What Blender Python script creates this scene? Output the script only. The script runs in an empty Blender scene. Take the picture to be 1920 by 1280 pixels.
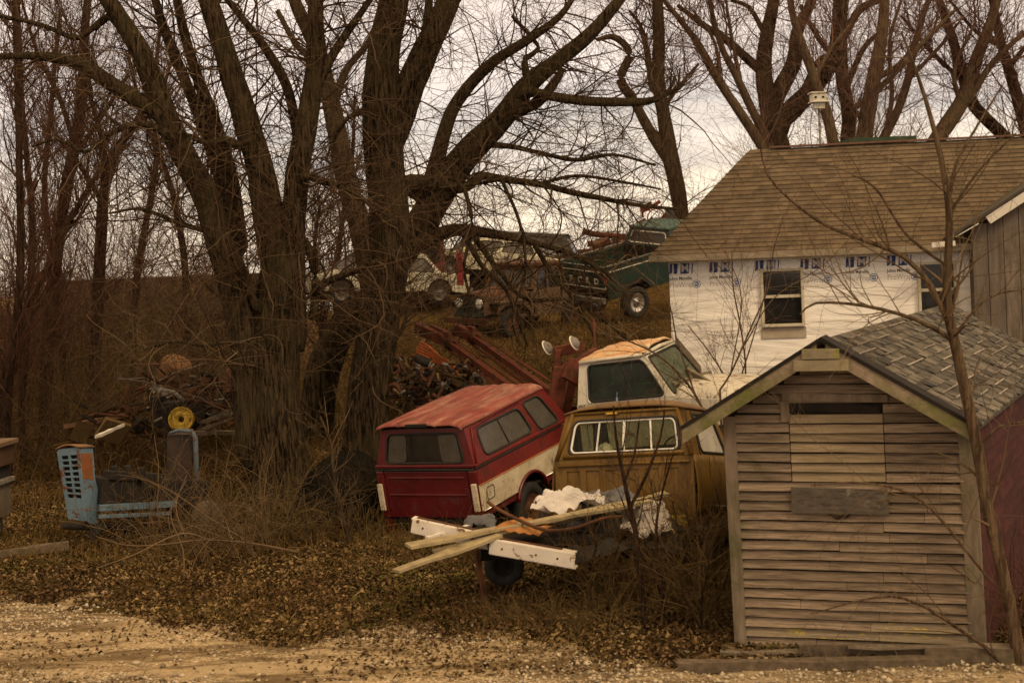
import bpy, bmesh, math, random
import numpy as np
from mathutils import Vector, Matrix, Euler

# ---------------------------------------------------------------- camera, sky, light, exposure
SC = bpy.context.scene
COL = SC.collection
R = math.radians
FPX = 2667.0; HC = 3.9; PX, PY = 960.0, 470.0; RHO = R(2.3)      # photo pixels (1920 wide)
cam_d = bpy.data.cameras.new("camera"); cam = bpy.data.objects.new("camera", cam_d); COL.objects.link(cam)
cam.location = (0, 0, HC); cam.rotation_euler = (R(90), RHO, 0)
cam_d.sensor_width = 36; cam_d.lens = 36 * FPX / 1920; cam_d.shift_y = -(640 - PY) / 1920
cam_d.clip_start = 0.1; cam_d.clip_end = 5000
cam_d.dof.use_dof = True; cam_d.dof.focus_distance = 21.5; cam_d.dof.aperture_fstop = 2.4
SC.camera = cam
SC.view_settings.view_transform = 'Standard'; SC.view_settings.look = 'None'
SC.view_settings.exposure = 0.32; SC.view_settings.gamma = 1

SUN_EL, SUN_AZ = R(46), R(142)          # azimuth measured from +Y towards +X; hazy sun behind and to the right of the camera
def make_world():
    w = bpy.data.worlds.new("World"); SC.world = w; w.use_nodes = True
    nt = w.node_tree; nt.nodes.clear(); N = nt.nodes.new; L = nt.links.new
    out = N('ShaderNodeOutputWorld'); bg = N('ShaderNodeBackground'); bg.inputs[1].default_value = 0.1
    sky = N('ShaderNodeTexSky'); sky.sky_type = 'NISHITA'; sky.sun_disc = False
    sky.sun_elevation = SUN_EL; sky.sun_rotation = SUN_AZ
    tc = N('ShaderNodeTexCoord'); sep = N('ShaderNodeSeparateXYZ'); L(tc.outputs['Generated'], sep.inputs[0])
    mp = N('ShaderNodeMapping'); mp.inputs['Scale'].default_value = (1.3, 1.3, 11); L(tc.outputs['Generated'], mp.inputs[0])
    n1 = N('ShaderNodeTexNoise'); n1.inputs['Scale'].default_value = 2.2; n1.inputs['Detail'].default_value = 5; L(mp.outputs[0], n1.inputs[0])
    # cloud layers by height in the sky
    ad = N('ShaderNodeMath'); ad.operation = 'MULTIPLY_ADD'; L(n1.outputs[0], ad.inputs[0]); ad.inputs[1].default_value = 0.11; L(sep.outputs[2], ad.inputs[2])
    cr = N('ShaderNodeValToRGB'); L(ad.outputs[0], cr.inputs[0]); e = cr.color_ramp.elements
    stops = [(0.0, (10.8, 8.7, 6.3)), (0.100, (10.4, 8.5, 6.4)), (0.120, (8.6, 7.2, 5.9)), (0.136, (6.7, 5.8, 5.1)), (0.152, (7.9, 6.7, 5.9)),
             (0.168, (9.5, 7.9, 6.9)), (0.24, (10.0, 8.2, 7.0)), (0.5, (11.0, 8.0, 5.0)), (1.0, (14, 9.6, 5.0))]
    while len(e) < len(stops): e.new(0.5)
    for i, (p, c) in enumerate(stops): e[i].position = p; e[i].color = (*c, 1)
    n2 = N('ShaderNodeTexNoise'); n2.inputs['Scale'].default_value = 5; n2.inputs['Detail'].default_value = 6; L(mp.outputs[0], n2.inputs[0])
    mr = N('ShaderNodeMapRange'); L(n2.outputs[0], mr.inputs[0]); mr.inputs[1].default_value = .3; mr.inputs[2].default_value = .7; mr.inputs[3].default_value = .86; mr.inputs[4].default_value = 1.1
    sc_ = N('ShaderNodeVectorMath'); sc_.operation = 'SCALE'; L(cr.outputs[0], sc_.inputs[0]); L(mr.outputs[0], sc_.inputs['Scale'])
    mx = N('ShaderNodeMix'); mx.data_type = 'RGBA'; mx.inputs[0].default_value = 0.93
    L(sky.outputs[0], mx.inputs[6]); L(sc_.outputs[0], mx.inputs[7]); L(mx.outputs[2], bg.inputs[0]); L(bg.outputs[0], out.inputs[0])
make_world()
sd = bpy.data.lights.new("sun", 'SUN'); so = bpy.data.objects.new("sun", sd); COL.objects.link(so)
sd.energy = 1.5; sd.angle = R(16); sd.color = (1, .80, .52)
sv = Vector((math.sin(SUN_AZ) * math.cos(SUN_EL), math.cos(SUN_AZ) * math.cos(SUN_EL), math.sin(SUN_EL)))
so.rotation_euler = sv.to_track_quat('Z', 'Y').to_euler()

# ---------------------------------------------------------------- helpers
rng = np.random.default_rng(7); random.seed(7)
CR, SR = math.cos(RHO), math.sin(RHO)
def P(x, y, Y):
    dx, dy = x - PX, y - PY
    X = (dx * CR - dy * SR); Z = (dx * SR + dy * CR)
    return np.array([X / FPX * Y, Y, HC - Z / FPX * Y])
def ss(t): t = np.clip(t, 0, 1); return t * t * (3 - 2 * t)
def vnoise(x, y, s, seed=0):
    x = np.asarray(x, float) * s; y = np.asarray(y, float) * s
    def h(i, j): 
        v = np.sin(i * 127.1 + j * 311.7 + seed * 74.7) * 43758.5453; return v - np.floor(v)
    xi, yi = np.floor(x), np.floor(y); fx, fy = x - xi, y - yi; fx = fx * fx * (3 - 2 * fx); fy = fy * fy * (3 - 2 * fy)
    return (h(xi, yi) * (1 - fx) + h(xi + 1, yi) * fx) * (1 - fy) + (h(xi, yi + 1) * (1 - fx) + h(xi + 1, yi + 1) * fx) * fy
def ground(X, Y):
    X = np.asarray(X, float); Y = np.asarray(Y, float)
    right = 2.15 * ss((Y - 20.5) / 12.5)
    right = right * (1 - .78 * ss((X - 2.6) / 1.8) * ss((35 - Y) / 4)) + .9 * ss((Y - 35) / 7)
    left = .3 * ss((Y - 24) / 10) + 1.2 * ss((Y - 36) / 50)
    k = ss((X + 7) / 4.5)
    z = left * (1 - k) + right * k
    far = ss((Y - 60) / 80); z = z * (1 - far) - .05 * np.maximum(0, Y - 75)      # the land falls away behind the rise
    near = np.clip(1 - Y / 120, 0, 1)
    z = z + near * (.10 * (vnoise(X, Y, .5, 1) - .5) + .06 * (vnoise(X, Y, 1.7, 2) - .5) + .03 * (vnoise(X, Y, 4, 3) - .5)) * (0.35 + .65 * ss((Y - 14) / 3))
    return z
def gz(x, y): return float(ground(x, y))

def tag(o, label=None, cat=None, group=None, kind=None):
    if label: o['label'] = label
    if cat: o['category'] = cat
    if group: o['group'] = group
    if kind: o['kind'] = kind
    return o
def empty(name, loc=(0, 0, 0), M=None, **k):
    o = bpy.data.objects.new(name, None); COL.objects.link(o); o.empty_display_size = .1
    if M is not None: o.matrix_world = M
    else: o.location = loc
    return tag(o, **k)
def YPR(loc, yaw, pitch, roll):
    return Matrix.Translation(loc) @ Matrix.Rotation(R(yaw), 4, 'Z') @ Matrix.Rotation(R(pitch), 4, 'X') @ Matrix.Rotation(R(roll), 4, 'Y')

class MB:
    def __init__(s): s.v = []; s.f = []; s.m = []; s.sm = []
    def add(s, vs, fs, mi=0, M=None, smooth=False):
        b = len(s.v)
        if M is not None: vs = [M @ Vector(v) for v in vs]
        s.v += [tuple(float(c) for c in v) for v in vs]
        s.f += [tuple(b + i for i in f) for f in fs]; s.m += [mi] * len(fs); s.sm += [smooth] * len(fs)
    def box(s, c, d, rot=None, mi=0, M=None):
        hx, hy, hz = d[0] / 2, d[1] / 2, d[2] / 2
        vs = [Vector((x * hx, y * hy, z * hz)) for x in (-1, 1) for y in (-1, 1) for z in (-1, 1)]
        if rot is not None:
            E_ = rot if isinstance(rot, Matrix) else Euler(rot).to_matrix()
            vs = [E_ @ v for v in vs]
        vs = [v + Vector(c) for v in vs]
        s.add(vs, [(0, 1, 3, 2), (4, 6, 7, 5), (0, 4, 5, 1), (2, 3, 7, 6), (0, 2, 6, 4), (1, 5, 7, 3)], mi, M)
    def bar(s, a, b, w, h, mi=0, up=(0, 0, 1)):
        a = Vector(a); b = Vector(b); d = (b - a); L_ = d.length; d.normalize(); u = Vector(up)
        sx = d.cross(u)
        if sx.length < 1e-4: sx = d.cross(Vector((1, 0, 0)))
        sx.normalize(); uz = sx.cross(d)
        s.box((a + b) / 2, (w, L_, h), Matrix((sx, d, uz)).transposed(), mi)
    def tube(s, pts, r, n=8, mi=0, cap=True, smooth=True, closed=False):
        pts = [Vector(p) for p in pts]; K = len(pts); rr = r if hasattr(r, '__len__') else [r] * K
        vs = []; ref = None
        for i, p in enumerate(pts):
            if closed: t = pts[(i + 1) % K] - pts[i - 1]
            else: t = pts[min(i + 1, K - 1)] - pts[max(i - 1, 0)]
            t.normalize()
            if ref is None: ref = t.orthogonal()
            ref = ref - t * ref.dot(t)
            if ref.length < 1e-5: ref = t.orthogonal()
            ref.normalize(); b = t.cross(ref)
            for k in range(n):
                a = 2 * math.pi * k / n; vs.append(p + (ref * math.cos(a) + b * math.sin(a)) * rr[i])
        fs = []
        for i in range(K if closed else K - 1):
            j = (i + 1) % K
            for k in range(n): fs.append((i * n + k, i * n + (k + 1) % n, j * n + (k + 1) % n, j * n + k))
        if cap and not closed: fs += [tuple(range(n))[::-1], tuple((K - 1) * n + k for k in range(n))]
        s.add(vs, fs, mi, None, smooth)
    def lathe(s, prof, n=20, M=None, mi=0, smooth=True):
        vs = []; 
        for (r, z) in prof:
            for k in range(n): a = 2 * math.pi * k / n; vs.append((r * math.cos(a), r * math.sin(a), z))
        fs = [(i * n + k, i * n + (k + 1) % n, (i + 1) * n + (k + 1) % n, (i + 1) * n + k) for i in range(len(prof) - 1) for k in range(n)]
        s.add(vs, fs, mi, M, smooth)
    def plate(s, outer, holes, fmap, nrm, thick, mi=0):
        """flat polygon with holes; fmap (u,v)->Vector, nrm = outward unit normal, thickness goes inward"""
        bm = bmesh.new(); loops = []
        for lp in [outer] + holes:
            vv = [bm.verts.new((p[0], p[1], 0)) for p in lp]; loops.append(vv)
            for i in range(len(vv)): bm.edges.new((vv[i], vv[(i + 1) % len(vv)]))
        bmesh.ops.triangle_fill(bm, use_beauty=True, use_dissolve=False, edges=bm.edges[:])
        bm.verts.index_update()
        uv = [(v.co.x, v.co.y) for v in bm.verts]; n = len(uv); nr = Vector(nrm)
        top = [Vector(fmap(*p)) for p in uv]; bot = [p - nr * thick for p in top]
        fs = []
        for f in bm.faces:
            idx = [v.index for v in f.verts]
            a, b, c = top[idx[0]], top[idx[1]], top[idx[2]]
            if (b - a).cross(c - a).dot(nr) < 0: idx = idx[::-1]
            fs.append(tuple(idx)); fs.append(tuple(i + n for i in idx[::-1]))
        for lp in loops:
            k = len(lp)
            for i in range(k): a, b = lp[i].index, lp[(i + 1) % k].index; fs.append((a, b, b + n, a + n))
        bm.free(); s.add(top + bot, fs, mi)
    def obj(s, name, mats, parent=None, bevel=0, sub=0, recalc=False, solid=0):
        me = bpy.data.meshes.new(name); me.from_pydata(s.v, [], s.f)
        mats = mats if isinstance(mats, (list, tuple)) else [mats]
        for m_ in mats: me.materials.append(m_)
        me.polygons.foreach_set('material_index', s.m); me.polygons.foreach_set('use_smooth', s.sm); me.update()
        if recalc:
            b = bmesh.new(); b.from_mesh(me); bmesh.ops.recalc_face_normals(b, faces=b.faces[:]); b.to_mesh(me); b.free()
        o = bpy.data.objects.new(name, me); COL.objects.link(o)
        if parent is not None: o.parent = parent
        if solid: md = o.modifiers.new('s', 'SOLIDIFY'); md.thickness = solid; md.offset = 0
        if bevel:
            md = o.modifiers.new('b', 'BEVEL'); md.width = bevel; md.segments = 2; md.limit_method = 'ANGLE'; md.angle_limit = R(35); md.harden_normals = False
        if sub: md = o.modifiers.new('u', 'SUBSURF'); md.levels = sub; md.render_levels = sub
        return o
def quadmap(A, B, C, D):
    A, B, C, D = map(Vector, (A, B, C, D))
    def f(s_, t_): return (A * (1 - s_) + B * s_) * (1 - t_) + (D * (1 - s_) + C * s_) * t_
    n = ((B - A).cross(D - A)).normalized(); return f, n
def rrect(s0, s1, t0, t1, rs=.06, rt=.12, n=4, skew=0.0):
    pts = []
    for (cx, cy, a0) in ((s1 - rs, t1 - rt, 0), (s0 + rs, t1 - rt, 90), (s0 + rs, t0 + rt, 180), (s1 - rs, t0 + rt, 270)):
        for k in range(n + 1):
            a = R(a0 + 90 * k / n); pts.append((cx + rs * math.cos(a), cy + rt * math.sin(a)))
    return [(x + skew * (y - t0), y) for x, y in pts]
def wall_with_windows(parent, name, quad, wins, mat, thick=.03, glass=None, rubber=None, frame_r=.013, bevel=0, inset=.012, wname='window', fname='window_frame', m_idx=0):
    f, n = quadmap(*quad); b = MB()
    b.plate([(0, 0), (1, 0), (1, 1), (0, 1)], wins, f, n, thick)
    o = b.obj(name, mat, parent, bevel=bevel)
    for wl in wins:
        if glass is not None:
            g = MB(); off = n * inset
            g.plate(wl, [], lambda s_, t_: f(s_, t_) - off, n, .006); go = g.obj(wname, glass, parent)
            if rubber is not None:
                fr = MB(); fr.tube([f(*p) + n * .002 for p in wl], frame_r, 6, closed=True); fr.obj(fname, rubber, go)
    return o
def np_mesh(name, V, F, mats, parent=None, midx=None, smooth=False):
    me = bpy.data.meshes.new(name); V = np.ascontiguousarray(V, dtype=np.float32); F = np.asarray(F, dtype=np.int32)
    n, k = F.shape
    me.vertices.add(len(V)); me.vertices.foreach_set('co', V.ravel())
    me.loops.add(n * k); me.loops.foreach_set('vertex_index', F.ravel())
    me.polygons.add(n); me.polygons.foreach_set('loop_start', np.arange(0, n * k, k, dtype=np.int32))
    mats = mats if isinstance(mats, (list, tuple)) else [mats]
    for m_ in mats: me.materials.append(m_)
    if midx is not None: me.polygons.foreach_set('material_index', np.asarray(midx, dtype=np.int32))
    if smooth: me.polygons.foreach_set('use_smooth', np.ones(n, dtype=bool))
    me.update(calc_edges=True)
    o = bpy.data.objects.new(name, me); COL.objects.link(o)
    if parent is not None: o.parent = parent
    return o
def tubes(Pn, Rn, n=3):
    """Pn [N,K,3], Rn [N,K] -> verts, quads"""
    N_, K, _ = Pn.shape
    T = np.empty_like(Pn); T[:, 1:-1] = Pn[:, 2:] - Pn[:, :-2]; T[:, 0] = Pn[:, 1] - Pn[:, 0]; T[:, -1] = Pn[:, -1] - Pn[:, -2]
    T /= np.linalg.norm(T, axis=2, keepdims=True) + 1e-9
    tm = T.mean(1); ref = np.where(np.abs(tm[:, 2:3]) < .8, np.array([[0, 0, 1.]]), np.array([[1., 0, 0]]))
    U = np.cross(T, ref[:, None, :]); U /= np.linalg.norm(U, axis=2, keepdims=True) + 1e-9; W = np.cross(T, U)
    a = 2 * np.pi * np.arange(n) / n
    V = Pn[:, :, None, :] + Rn[:, :, None, None] * (U[:, :, None, :] * np.cos(a)[None, None, :, None] + W[:, :, None, :] * np.sin(a)[None, None, :, None])
    i = np.arange(N_)[:, None, None] * K * n; j = np.arange(K - 1)[None, :, None] * n; k = np.arange(n)[None, None, :]; k2 = (k + 1) % n
    F = np.stack([i + j + k, i + j + k2, i + j + n + k2, i + j + n + k], -1).reshape(-1, 4)
    return V.reshape(-1, 3), F
def merge(parts):
    Vs, Fs, b = [], [], 0
    for V, F in parts: Vs.append(V); Fs.append(F + b); b += len(V)
    return np.concatenate(Vs), np.concatenate(Fs)
def cat(pts, rad, step=.15):
    """Catmull-Rom resample"""
    p = np.array(pts, float); r = np.array(rad, float)
    pp = np.vstack([2 * p[0] - p[1], p, 2 * p[-1] - p[-2]]); rr = np.concatenate([[r[0]], r, [r[-1]]])
    op, orr = [], []
    for i in range(1, len(pp) - 2):
        m = max(2, int(np.linalg.norm(pp[i + 1] - pp[i]) / step))
        for t in np.arange(m) / m:
            t2, t3 = t * t, t ** 3
            op.append(.5 * ((2 * pp[i]) + (-pp[i - 1] + pp[i + 1]) * t + (2 * pp[i - 1] - 5 * pp[i] + 4 * pp[i + 1] - pp[i + 2]) * t2 + (-pp[i - 1] + 3 * pp[i] - 3 * pp[i + 1] + pp[i + 2]) * t3))
            orr.append(rr[i] * (1 - t) + rr[i + 1] * t)
    op.append(p[-1]); orr.append(r[-1]); return np.array(op), np.array(orr)
def limb_mesh(pts, rad, n=14, rough=.07, seed=0):
    V, F = tubes(pts[None], rad[None], n)
    K = len(pts); th = np.tile(np.arange(n), K); kk = np.repeat(np.arange(K), n)
    g = np.random.default_rng(seed)
    lobes = 1 + rough * (np.sin(th / n * 2 * np.pi * 3 + kk * .13 + g.uniform(0, 6)) * .6 + (g.random(K * n) - .5) * .7 + np.sin(kk * .5 + th * 2.1) * .4)
    if n > 20:
        fz = g.random((K + 6, n)); ker = np.array([1, 2, 3, 4, 3, 2, 1.]) / 16; fz = sum(ker[q] * fz[q:q + K] for q in range(7)); fz = (fz - .5) * 2; fz = np.sign(fz) * np.abs(fz) ** .8
        lobes = 1 + (lobes - 1) * .55 + fz.ravel() * .13
    C = np.repeat(pts, n, 0); return C + (V - C) * lobes[:, None], F
def resampleK(pts, rad, K):
    d = np.concatenate([[0], np.cumsum(np.linalg.norm(np.diff(pts, axis=0), axis=1))]); t = np.linspace(0, d[-1], K)
    return np.stack([np.interp(t, d, pts[:, i]) for i in range(3)], 1), np.interp(t, d, rad)
def grow(PP, RR, m, length, ang, K, up=0.0, wig=.25, tmin=.15, rmax=.02, rtip=.0035, rfac=.55, g=rng, weight=None, lvar=.5, bias=None):
    """spawn m children in total on the parent set [N,K0,3]"""
    N_, K0, _ = PP.shape
    if weight is None: weight = np.ones(N_)
    idx = g.choice(N_, m, p=weight / weight.sum()); t = g.uniform(tmin, .99, m) * (K0 - 1)
    i0 = np.floor(t).astype(int).clip(0, K0 - 2); fr = (t - i0)[:, None]
    a = PP[idx, i0]; b = PP[idx, i0 + 1]; pos = a * (1 - fr) + b * fr; r0 = RR[idx, i0] * (1 - fr[:, 0]) + RR[idx, i0 + 1] * fr[:, 0]
    d = b - a; d /= np.linalg.norm(d, axis=1, keepdims=True) + 1e-9
    rv = g.normal(size=(m, 3)); rv -= (rv * d).sum(1, keepdims=True) * d; rv /= np.linalg.norm(rv, axis=1, keepdims=True) + 1e-9
    an = np.radians(g.uniform(ang[0], ang[1], m))[:, None]
    dr = d * np.cos(an) + rv * np.sin(an)
    if bias is not None: dr = dr + np.array(bias)
    dr /= np.linalg.norm(dr, axis=1, keepdims=True)
    L_ = length * g.uniform(1 - lvar, 1 + lvar, m) ; st = (L_ / (K - 1))[:, None]
    out = np.empty((m, K, 3)); out[:, 0] = pos; curl = g.normal(size=(m, 3)) * wig
    upv = np.asarray(up)
    for k in range(1, K):
        dr = dr + curl * .5 + g.normal(size=(m, 3)) * wig * .6
        dr[:, 2] += upv / (K - 1) * 2
        dr /= np.linalg.norm(dr, axis=1, keepdims=True); out[:, k] = out[:, k - 1] + dr * st
    rb = np.minimum(r0 * rfac, rmax); rb = np.maximum(rb, rtip)
    rad = rb[:, None] * (1 - np.linspace(0, 1, K)[None]) + rtip * np.linspace(0, 1, K)[None]
    return out, rad

# ---------------------------------------------------------------- materials
def nodes(name):
    m = bpy.data.materials.new(name); m.use_nodes = True; nt = m.node_tree
    return m, nt, nt.nodes['Principled BSDF'], nt.nodes.new, nt.links.new
def ramp(nt, src, stops, interp='LINEAR'):
    r = nt.nodes.new('ShaderNodeValToRGB'); nt.links.new(src, r.inputs[0]); r.color_ramp.interpolation = interp
    e = r.color_ramp.elements
    while len(e) < len(stops): e.new(.5)
    for i, (p, c) in enumerate(stops): e[i].position = p; e[i].color = (*c, 1) if len(c) == 3 else c
    return r
def mixc(nt, fac, a, b, mode='MIX'):
    x = nt.nodes.new('ShaderNodeMix'); x.data_type = 'RGBA'; x.blend_type = mode
    for s_, v in ((0, fac), (6, a), (7, b)):
        if hasattr(v, 'links') or hasattr(v, 'is_linked'): nt.links.new(v, x.inputs[s_])
        elif isinstance(v, (int, float)): x.inputs[s_].default_value = v
        else: x.inputs[s_].default_value = (*v, 1)
    return x.outputs[2]
def noise(nt, scale, detail=5, rough=.6, stretch=(1, 1, 1), coord='Object', dist=0):
    tc = nt.nodes.new('ShaderNodeTexCoord'); mp = nt.nodes.new('ShaderNodeMapping'); mp.inputs['Scale'].default_value = stretch
    nt.links.new(tc.outputs[coord], mp.inputs[0])
    n = nt.nodes.new('ShaderNodeTexNoise'); n.inputs['Scale'].default_value = scale; n.inputs['Detail'].default_value = detail
    n.inputs['Roughness'].default_value = rough; n.inputs['Distortion'].default_value = dist; nt.links.new(mp.outputs[0], n.inputs[0]); return n.outputs[0]
def island(nt): return nt.nodes.new('ShaderNodeNewGeometry').outputs['Random Per Island']
def bump(nt, bsdf, h, strength=.3, dist=.02):
    b = nt.nodes.new('ShaderNodeBump'); b.inputs['Strength'].default_value = strength; b.inputs['Distance'].default_value = dist
    nt.links.new(h, b.inputs['Height']); nt.links.new(b.outputs[0], bsdf.inputs['Normal'])
def leafmat():
    m, nt, bs, N, L = nodes('fallen_leaf'); n = noise(nt, .55, 6, .7); n2 = noise(nt, 3.0, 4, .6)
    a = ramp(nt, island(nt), [(0, (.017, .008, .0035)), (.75, (.088, .047, .020)), (1, (.18, .11, .052))]).outputs[0]
    b = ramp(nt, island(nt), [(0, (.040, .024, .009)), (.7, (.165, .106, .042)), (1, (.30, .21, .098))]).outputs[0]
    col = mixc(nt, ramp(nt, n, [(.40, (0, 0, 0)), (.62, (1, 1, 1))]).outputs[0], a, b)
    col = mixc(nt, 1.0, col, ramp(nt, n2, [(.3, (.55, .55, .55)), (.7, (1.25, 1.25, 1.25))]).outputs[0], 'MULTIPLY')
    L(col, bs.inputs['Base Color']); bs.inputs['Roughness'].default_value = .9; bs.inputs['Specular IOR Level'].default_value = .1; return m
def mat_var(name, c1, c2, scale=4, rough=.8, stretch=(1, 1, 1), bmp=.3, bd=.02, patch=None, pscale=2, plo=.55, phi=.62, isl=0, metallic=0, bscale=None, spec=.3, pstretch=(1, 1, 1), coat=0):
    """two-tone noise with optional sharp patches (rust, moss, peeled paint) and per-board variation"""
    m, nt, bs, N, L = nodes(name)
    n = noise(nt, scale, 7, .65, stretch); r = ramp(nt, n, [(.32, c1), (.68, c2)]); col = r.outputs[0]
    if isl:
        rr = ramp(nt, island(nt), [(0, (1 - isl,) * 3), (1, (1 + isl,) * 3)]); col = mixc(nt, 1.0, col, rr.outputs[0], 'MULTIPLY')
    if patch:
        pn = noise(nt, pscale, 9, .7, pstretch, dist=.4); pr = ramp(nt, pn, [(plo, (0, 0, 0)), (phi, (1, 1, 1))])
        pc = ramp(nt, noise(nt, pscale * 5, 5), [(.3, tuple(x * .55 for x in patch)), (.7, patch)])
        col = mixc(nt, pr.outputs[0], col, pc.outputs[0])
        rm = N('ShaderNodeMapRange'); L(pr.outputs[0], rm.inputs[0]); rm.inputs[3].default_value = rough; rm.inputs[4].default_value = .9; L(rm.outputs[0], bs.inputs['Roughness'])
    else: bs.inputs['Roughness'].default_value = rough
    L(col, bs.inputs['Base Color']); bs.inputs['Metallic'].default_value = metallic; bs.inputs['Specular IOR Level'].default_value = spec
    bs.inputs['Coat Weight'].default_value = coat
    if bmp: bump(nt, bs, noise(nt, bscale or scale * 3, 8, .7, stretch), bmp, bd)
    return m
M = {}
def bark(name, c1, c2, moss=None):
    m, nt, bs, N, L = nodes(name)
    n = noise(nt, 24, 5, .75, (1, 1, .13), dist=.4); col = ramp(nt, n, [(.42, c1), (.50, tuple((a + b) * .5 for a, b in zip(c1, c2))), (.56, c2)]).outputs[0]
    big = noise(nt, 1.3, 4, .6); 
    col = mixc(nt, ramp(nt, big, [(.45, (0, 0, 0)), (.65, (.6, .6, .6))]).outputs[0], col, moss or tuple(x * 1.5 for x in c2))
    L(col, bs.inputs['Base Color']); bs.inputs['Roughness'].default_value = .95; bs.inputs['Specular IOR Level'].default_value = .1
    bump(nt, bs, n, 1.0, .08); return m
M['bark'] = bark('tree_bark', (.006, .0035, .0015), (.082, .054, .028), (.062, .048, .020))
M['bark_pale'] = bark('tree_bark_pale', (.024, .015, .008), (.105, .067, .038), (.08, .058, .03))
M['bark_red'] = bark('tree_bark_reddish', (.016, .008, .005), (.07, .038, .024), (.05, .032, .018))
def twigmat(name, a, b):
    m, nt, bs, N, L = nodes(name)
    L(ramp(nt, island(nt), [(0, a), (1, b)]).outputs[0], bs.inputs['Base Color']); bs.inputs['Roughness'].default_value = .9; bs.inputs['Specular IOR Level'].default_value = .1; return m
M['twig'] = twigmat('twig', (.022, .012, .006), (.10, .06, .033))
M['twig_red'] = twigmat('twig_reddish', (.035, .015, .010), (.115, .055, .035))
M['twig_pale'] = twigmat('twig_pale', (.06, .037, .019), (.16, .105, .058))
M['brush'] = twigmat('dry_brush', (.034, .021, .008), (.15, .098, .040))
M['grassdry'] = twigmat('dry_grass', (.06, .034, .010), (.19, .118, .036))
M['leaf'] = leafmat()
M['moss'] = twigmat('green_tuft', (.024, .023, .005), (.085, .074, .016))
M['twig_mid'] = twigmat('twig_mid', (.065, .042, .023), (.17, .115, .065))
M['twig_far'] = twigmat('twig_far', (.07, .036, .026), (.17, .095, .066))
M['bark_far'] = bark('tree_bark_far', (.055, .034, .02), (.17, .11, .065), (.14, .10, .055))  # bark lightened: distance haze put into the colour; near saplings share it
M['stone'] = twigmat('gravel_stone', (.13, .095, .055), (.48, .39, .27))
M['black'] = mat_var('black_rubber', (.012, .011, .010), (.03, .027, .022), 8, .8)
M['dark'] = mat_var('dark_recess', (.008, .006, .005), (.02, .014, .01), 5, .9)
M['rust'] = mat_var('rust', (.035, .013, .005), (.11, .04, .014), 5, .85, patch=(.04, .02, .013), pscale=4)
M['rustred'] = mat_var('rusty_red_paint', (.085, .018, .008), (.15, .036, .016), 4, .7, patch=(.08, .03, .014), pscale=5, plo=.5, phi=.6)
M['chrome'] = mat_var('dull_chrome', (.55, .5, .45), (.7, .65, .6), 9, .3, metallic=.9, bmp=0)
M['white'] = mat_var('old_white_paint', (.55, .5, .42), (.68, .62, .52), 3, .5, patch=(.14, .07, .03), pscale=4, plo=.62, phi=.67)
M['cream'] = mat_var('cream_paint', (.50, .46, .36), (.60, .55, .44), 3, .45, patch=(.16, .08, .035), pscale=3.5, plo=.6, phi=.66)
def grime(m, amount=.7, scale=5, stretch=(1.6, .35, 1), col=(.05, .022, .016)):
    nt = m.node_tree; bs = nt.nodes['Principled BSDF']; src = bs.inputs['Base Color'].links[0].from_socket
    f = ramp(nt, noise(nt, scale, 9, .75, stretch, dist=.6), [(.50, (0, 0, 0)), (.66, (amount,) * 3)]).outputs[0]
    nt.links.new(mixc(nt, f, src, col), bs.inputs['Base Color'])
def glassmat(name, col=(.05, .05, .045), rough=.12, trans=.0, alpha=1):
    m, nt, bs, N, L = nodes(name); bs.inputs['Roughness'].default_value = rough; bs.inputs['Transmission Weight'].default_value = trans
    L(ramp(nt, noise(nt, 5, 5), [(.3, col), (.7, tuple(c * 1.5 for c in col))]).outputs[0], bs.inputs['Base Color']); bs.inputs['IOR'].default_value = 1.45; bs.inputs['Specular IOR Level'].default_value = .5
    L(ramp(nt, noise(nt, 9, 5), [(.3, (rough * .6,) * 3), (.7, (rough * 1.8,) * 3)]).outputs[0], bs.inputs['Roughness'])
    return m
M['glass_dark'] = glassmat('dark_glass', (.012, .011, .010), .1)
M['glass_dusty'] = glassmat('dusty_glass', (.045, .038, .028), .3)
M['glass_pale'] = glassmat('frosted_sky_tint_glass', (.30, .27, .23), .3)  # frosted look, with reflected sky painted in as a pale grey base
M['glass_grey'] = glassmat('dusty_tinted_glass', (.055, .048, .040), .22)
def clearglass(name, tint, k, base=(.05, .045, .035)):
    m, nt, bs, N, L = nodes(name); out = nt.nodes['Material Output']
    tr = N('ShaderNodeBsdfTransparent'); tr.inputs[0].default_value = (*tint, 1); mx = N('ShaderNodeMixShader')
    bs.inputs['Base Color'].default_value = (*base, 1); bs.inputs['Roughness'].default_value = .12
    rr = ramp(nt, noise(nt, 3, 5), [(.35, (k * .6,) * 3), (.7, (min(1, k * 1.5),) * 3)]); L(rr.outputs[0], mx.inputs[0]); L(tr.outputs[0], mx.inputs[1]); L(bs.outputs[0], mx.inputs[2]); L(mx.outputs[0], out.inputs[0]); return m
M['glass'] = clearglass('old_window_glass', (.8, .82, .74), .11)
M['glass_reflection_tint'] = clearglass('green_reflection_tint_glass', (.5, .62, .5), .65, (.13, .15, .11))  # light greenish reflection put into the glass colour
M['glass_green'] = clearglass('greenish_glass', (.6, .75, .62), .2)
M['mustard'] = mat_var('mustard_paint', (.105, .052, .004), (.145, .075, .006), 2.2, .45, patch=(.055, .026, .006), pscale=2.6, plo=.50, phi=.68, bmp=.2, bd=.06, bscale=1.6, spec=.3, pstretch=(2.2, 2.2, .5))
M['mustard_roof'] = mat_var('faded_mustard_roof', (.12, .062, .020), (.18, .10, .036), 2.2, .6, patch=(.11, .06, .025), pscale=3, plo=.5, phi=.7, bmp=.05)
M['yellowrust'] = mat_var('yellow_primer', (.34, .25, .03), (.45, .34, .05), 3, .6, patch=(.08, .035, .012), pscale=5, plo=.5, phi=.56)
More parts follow.
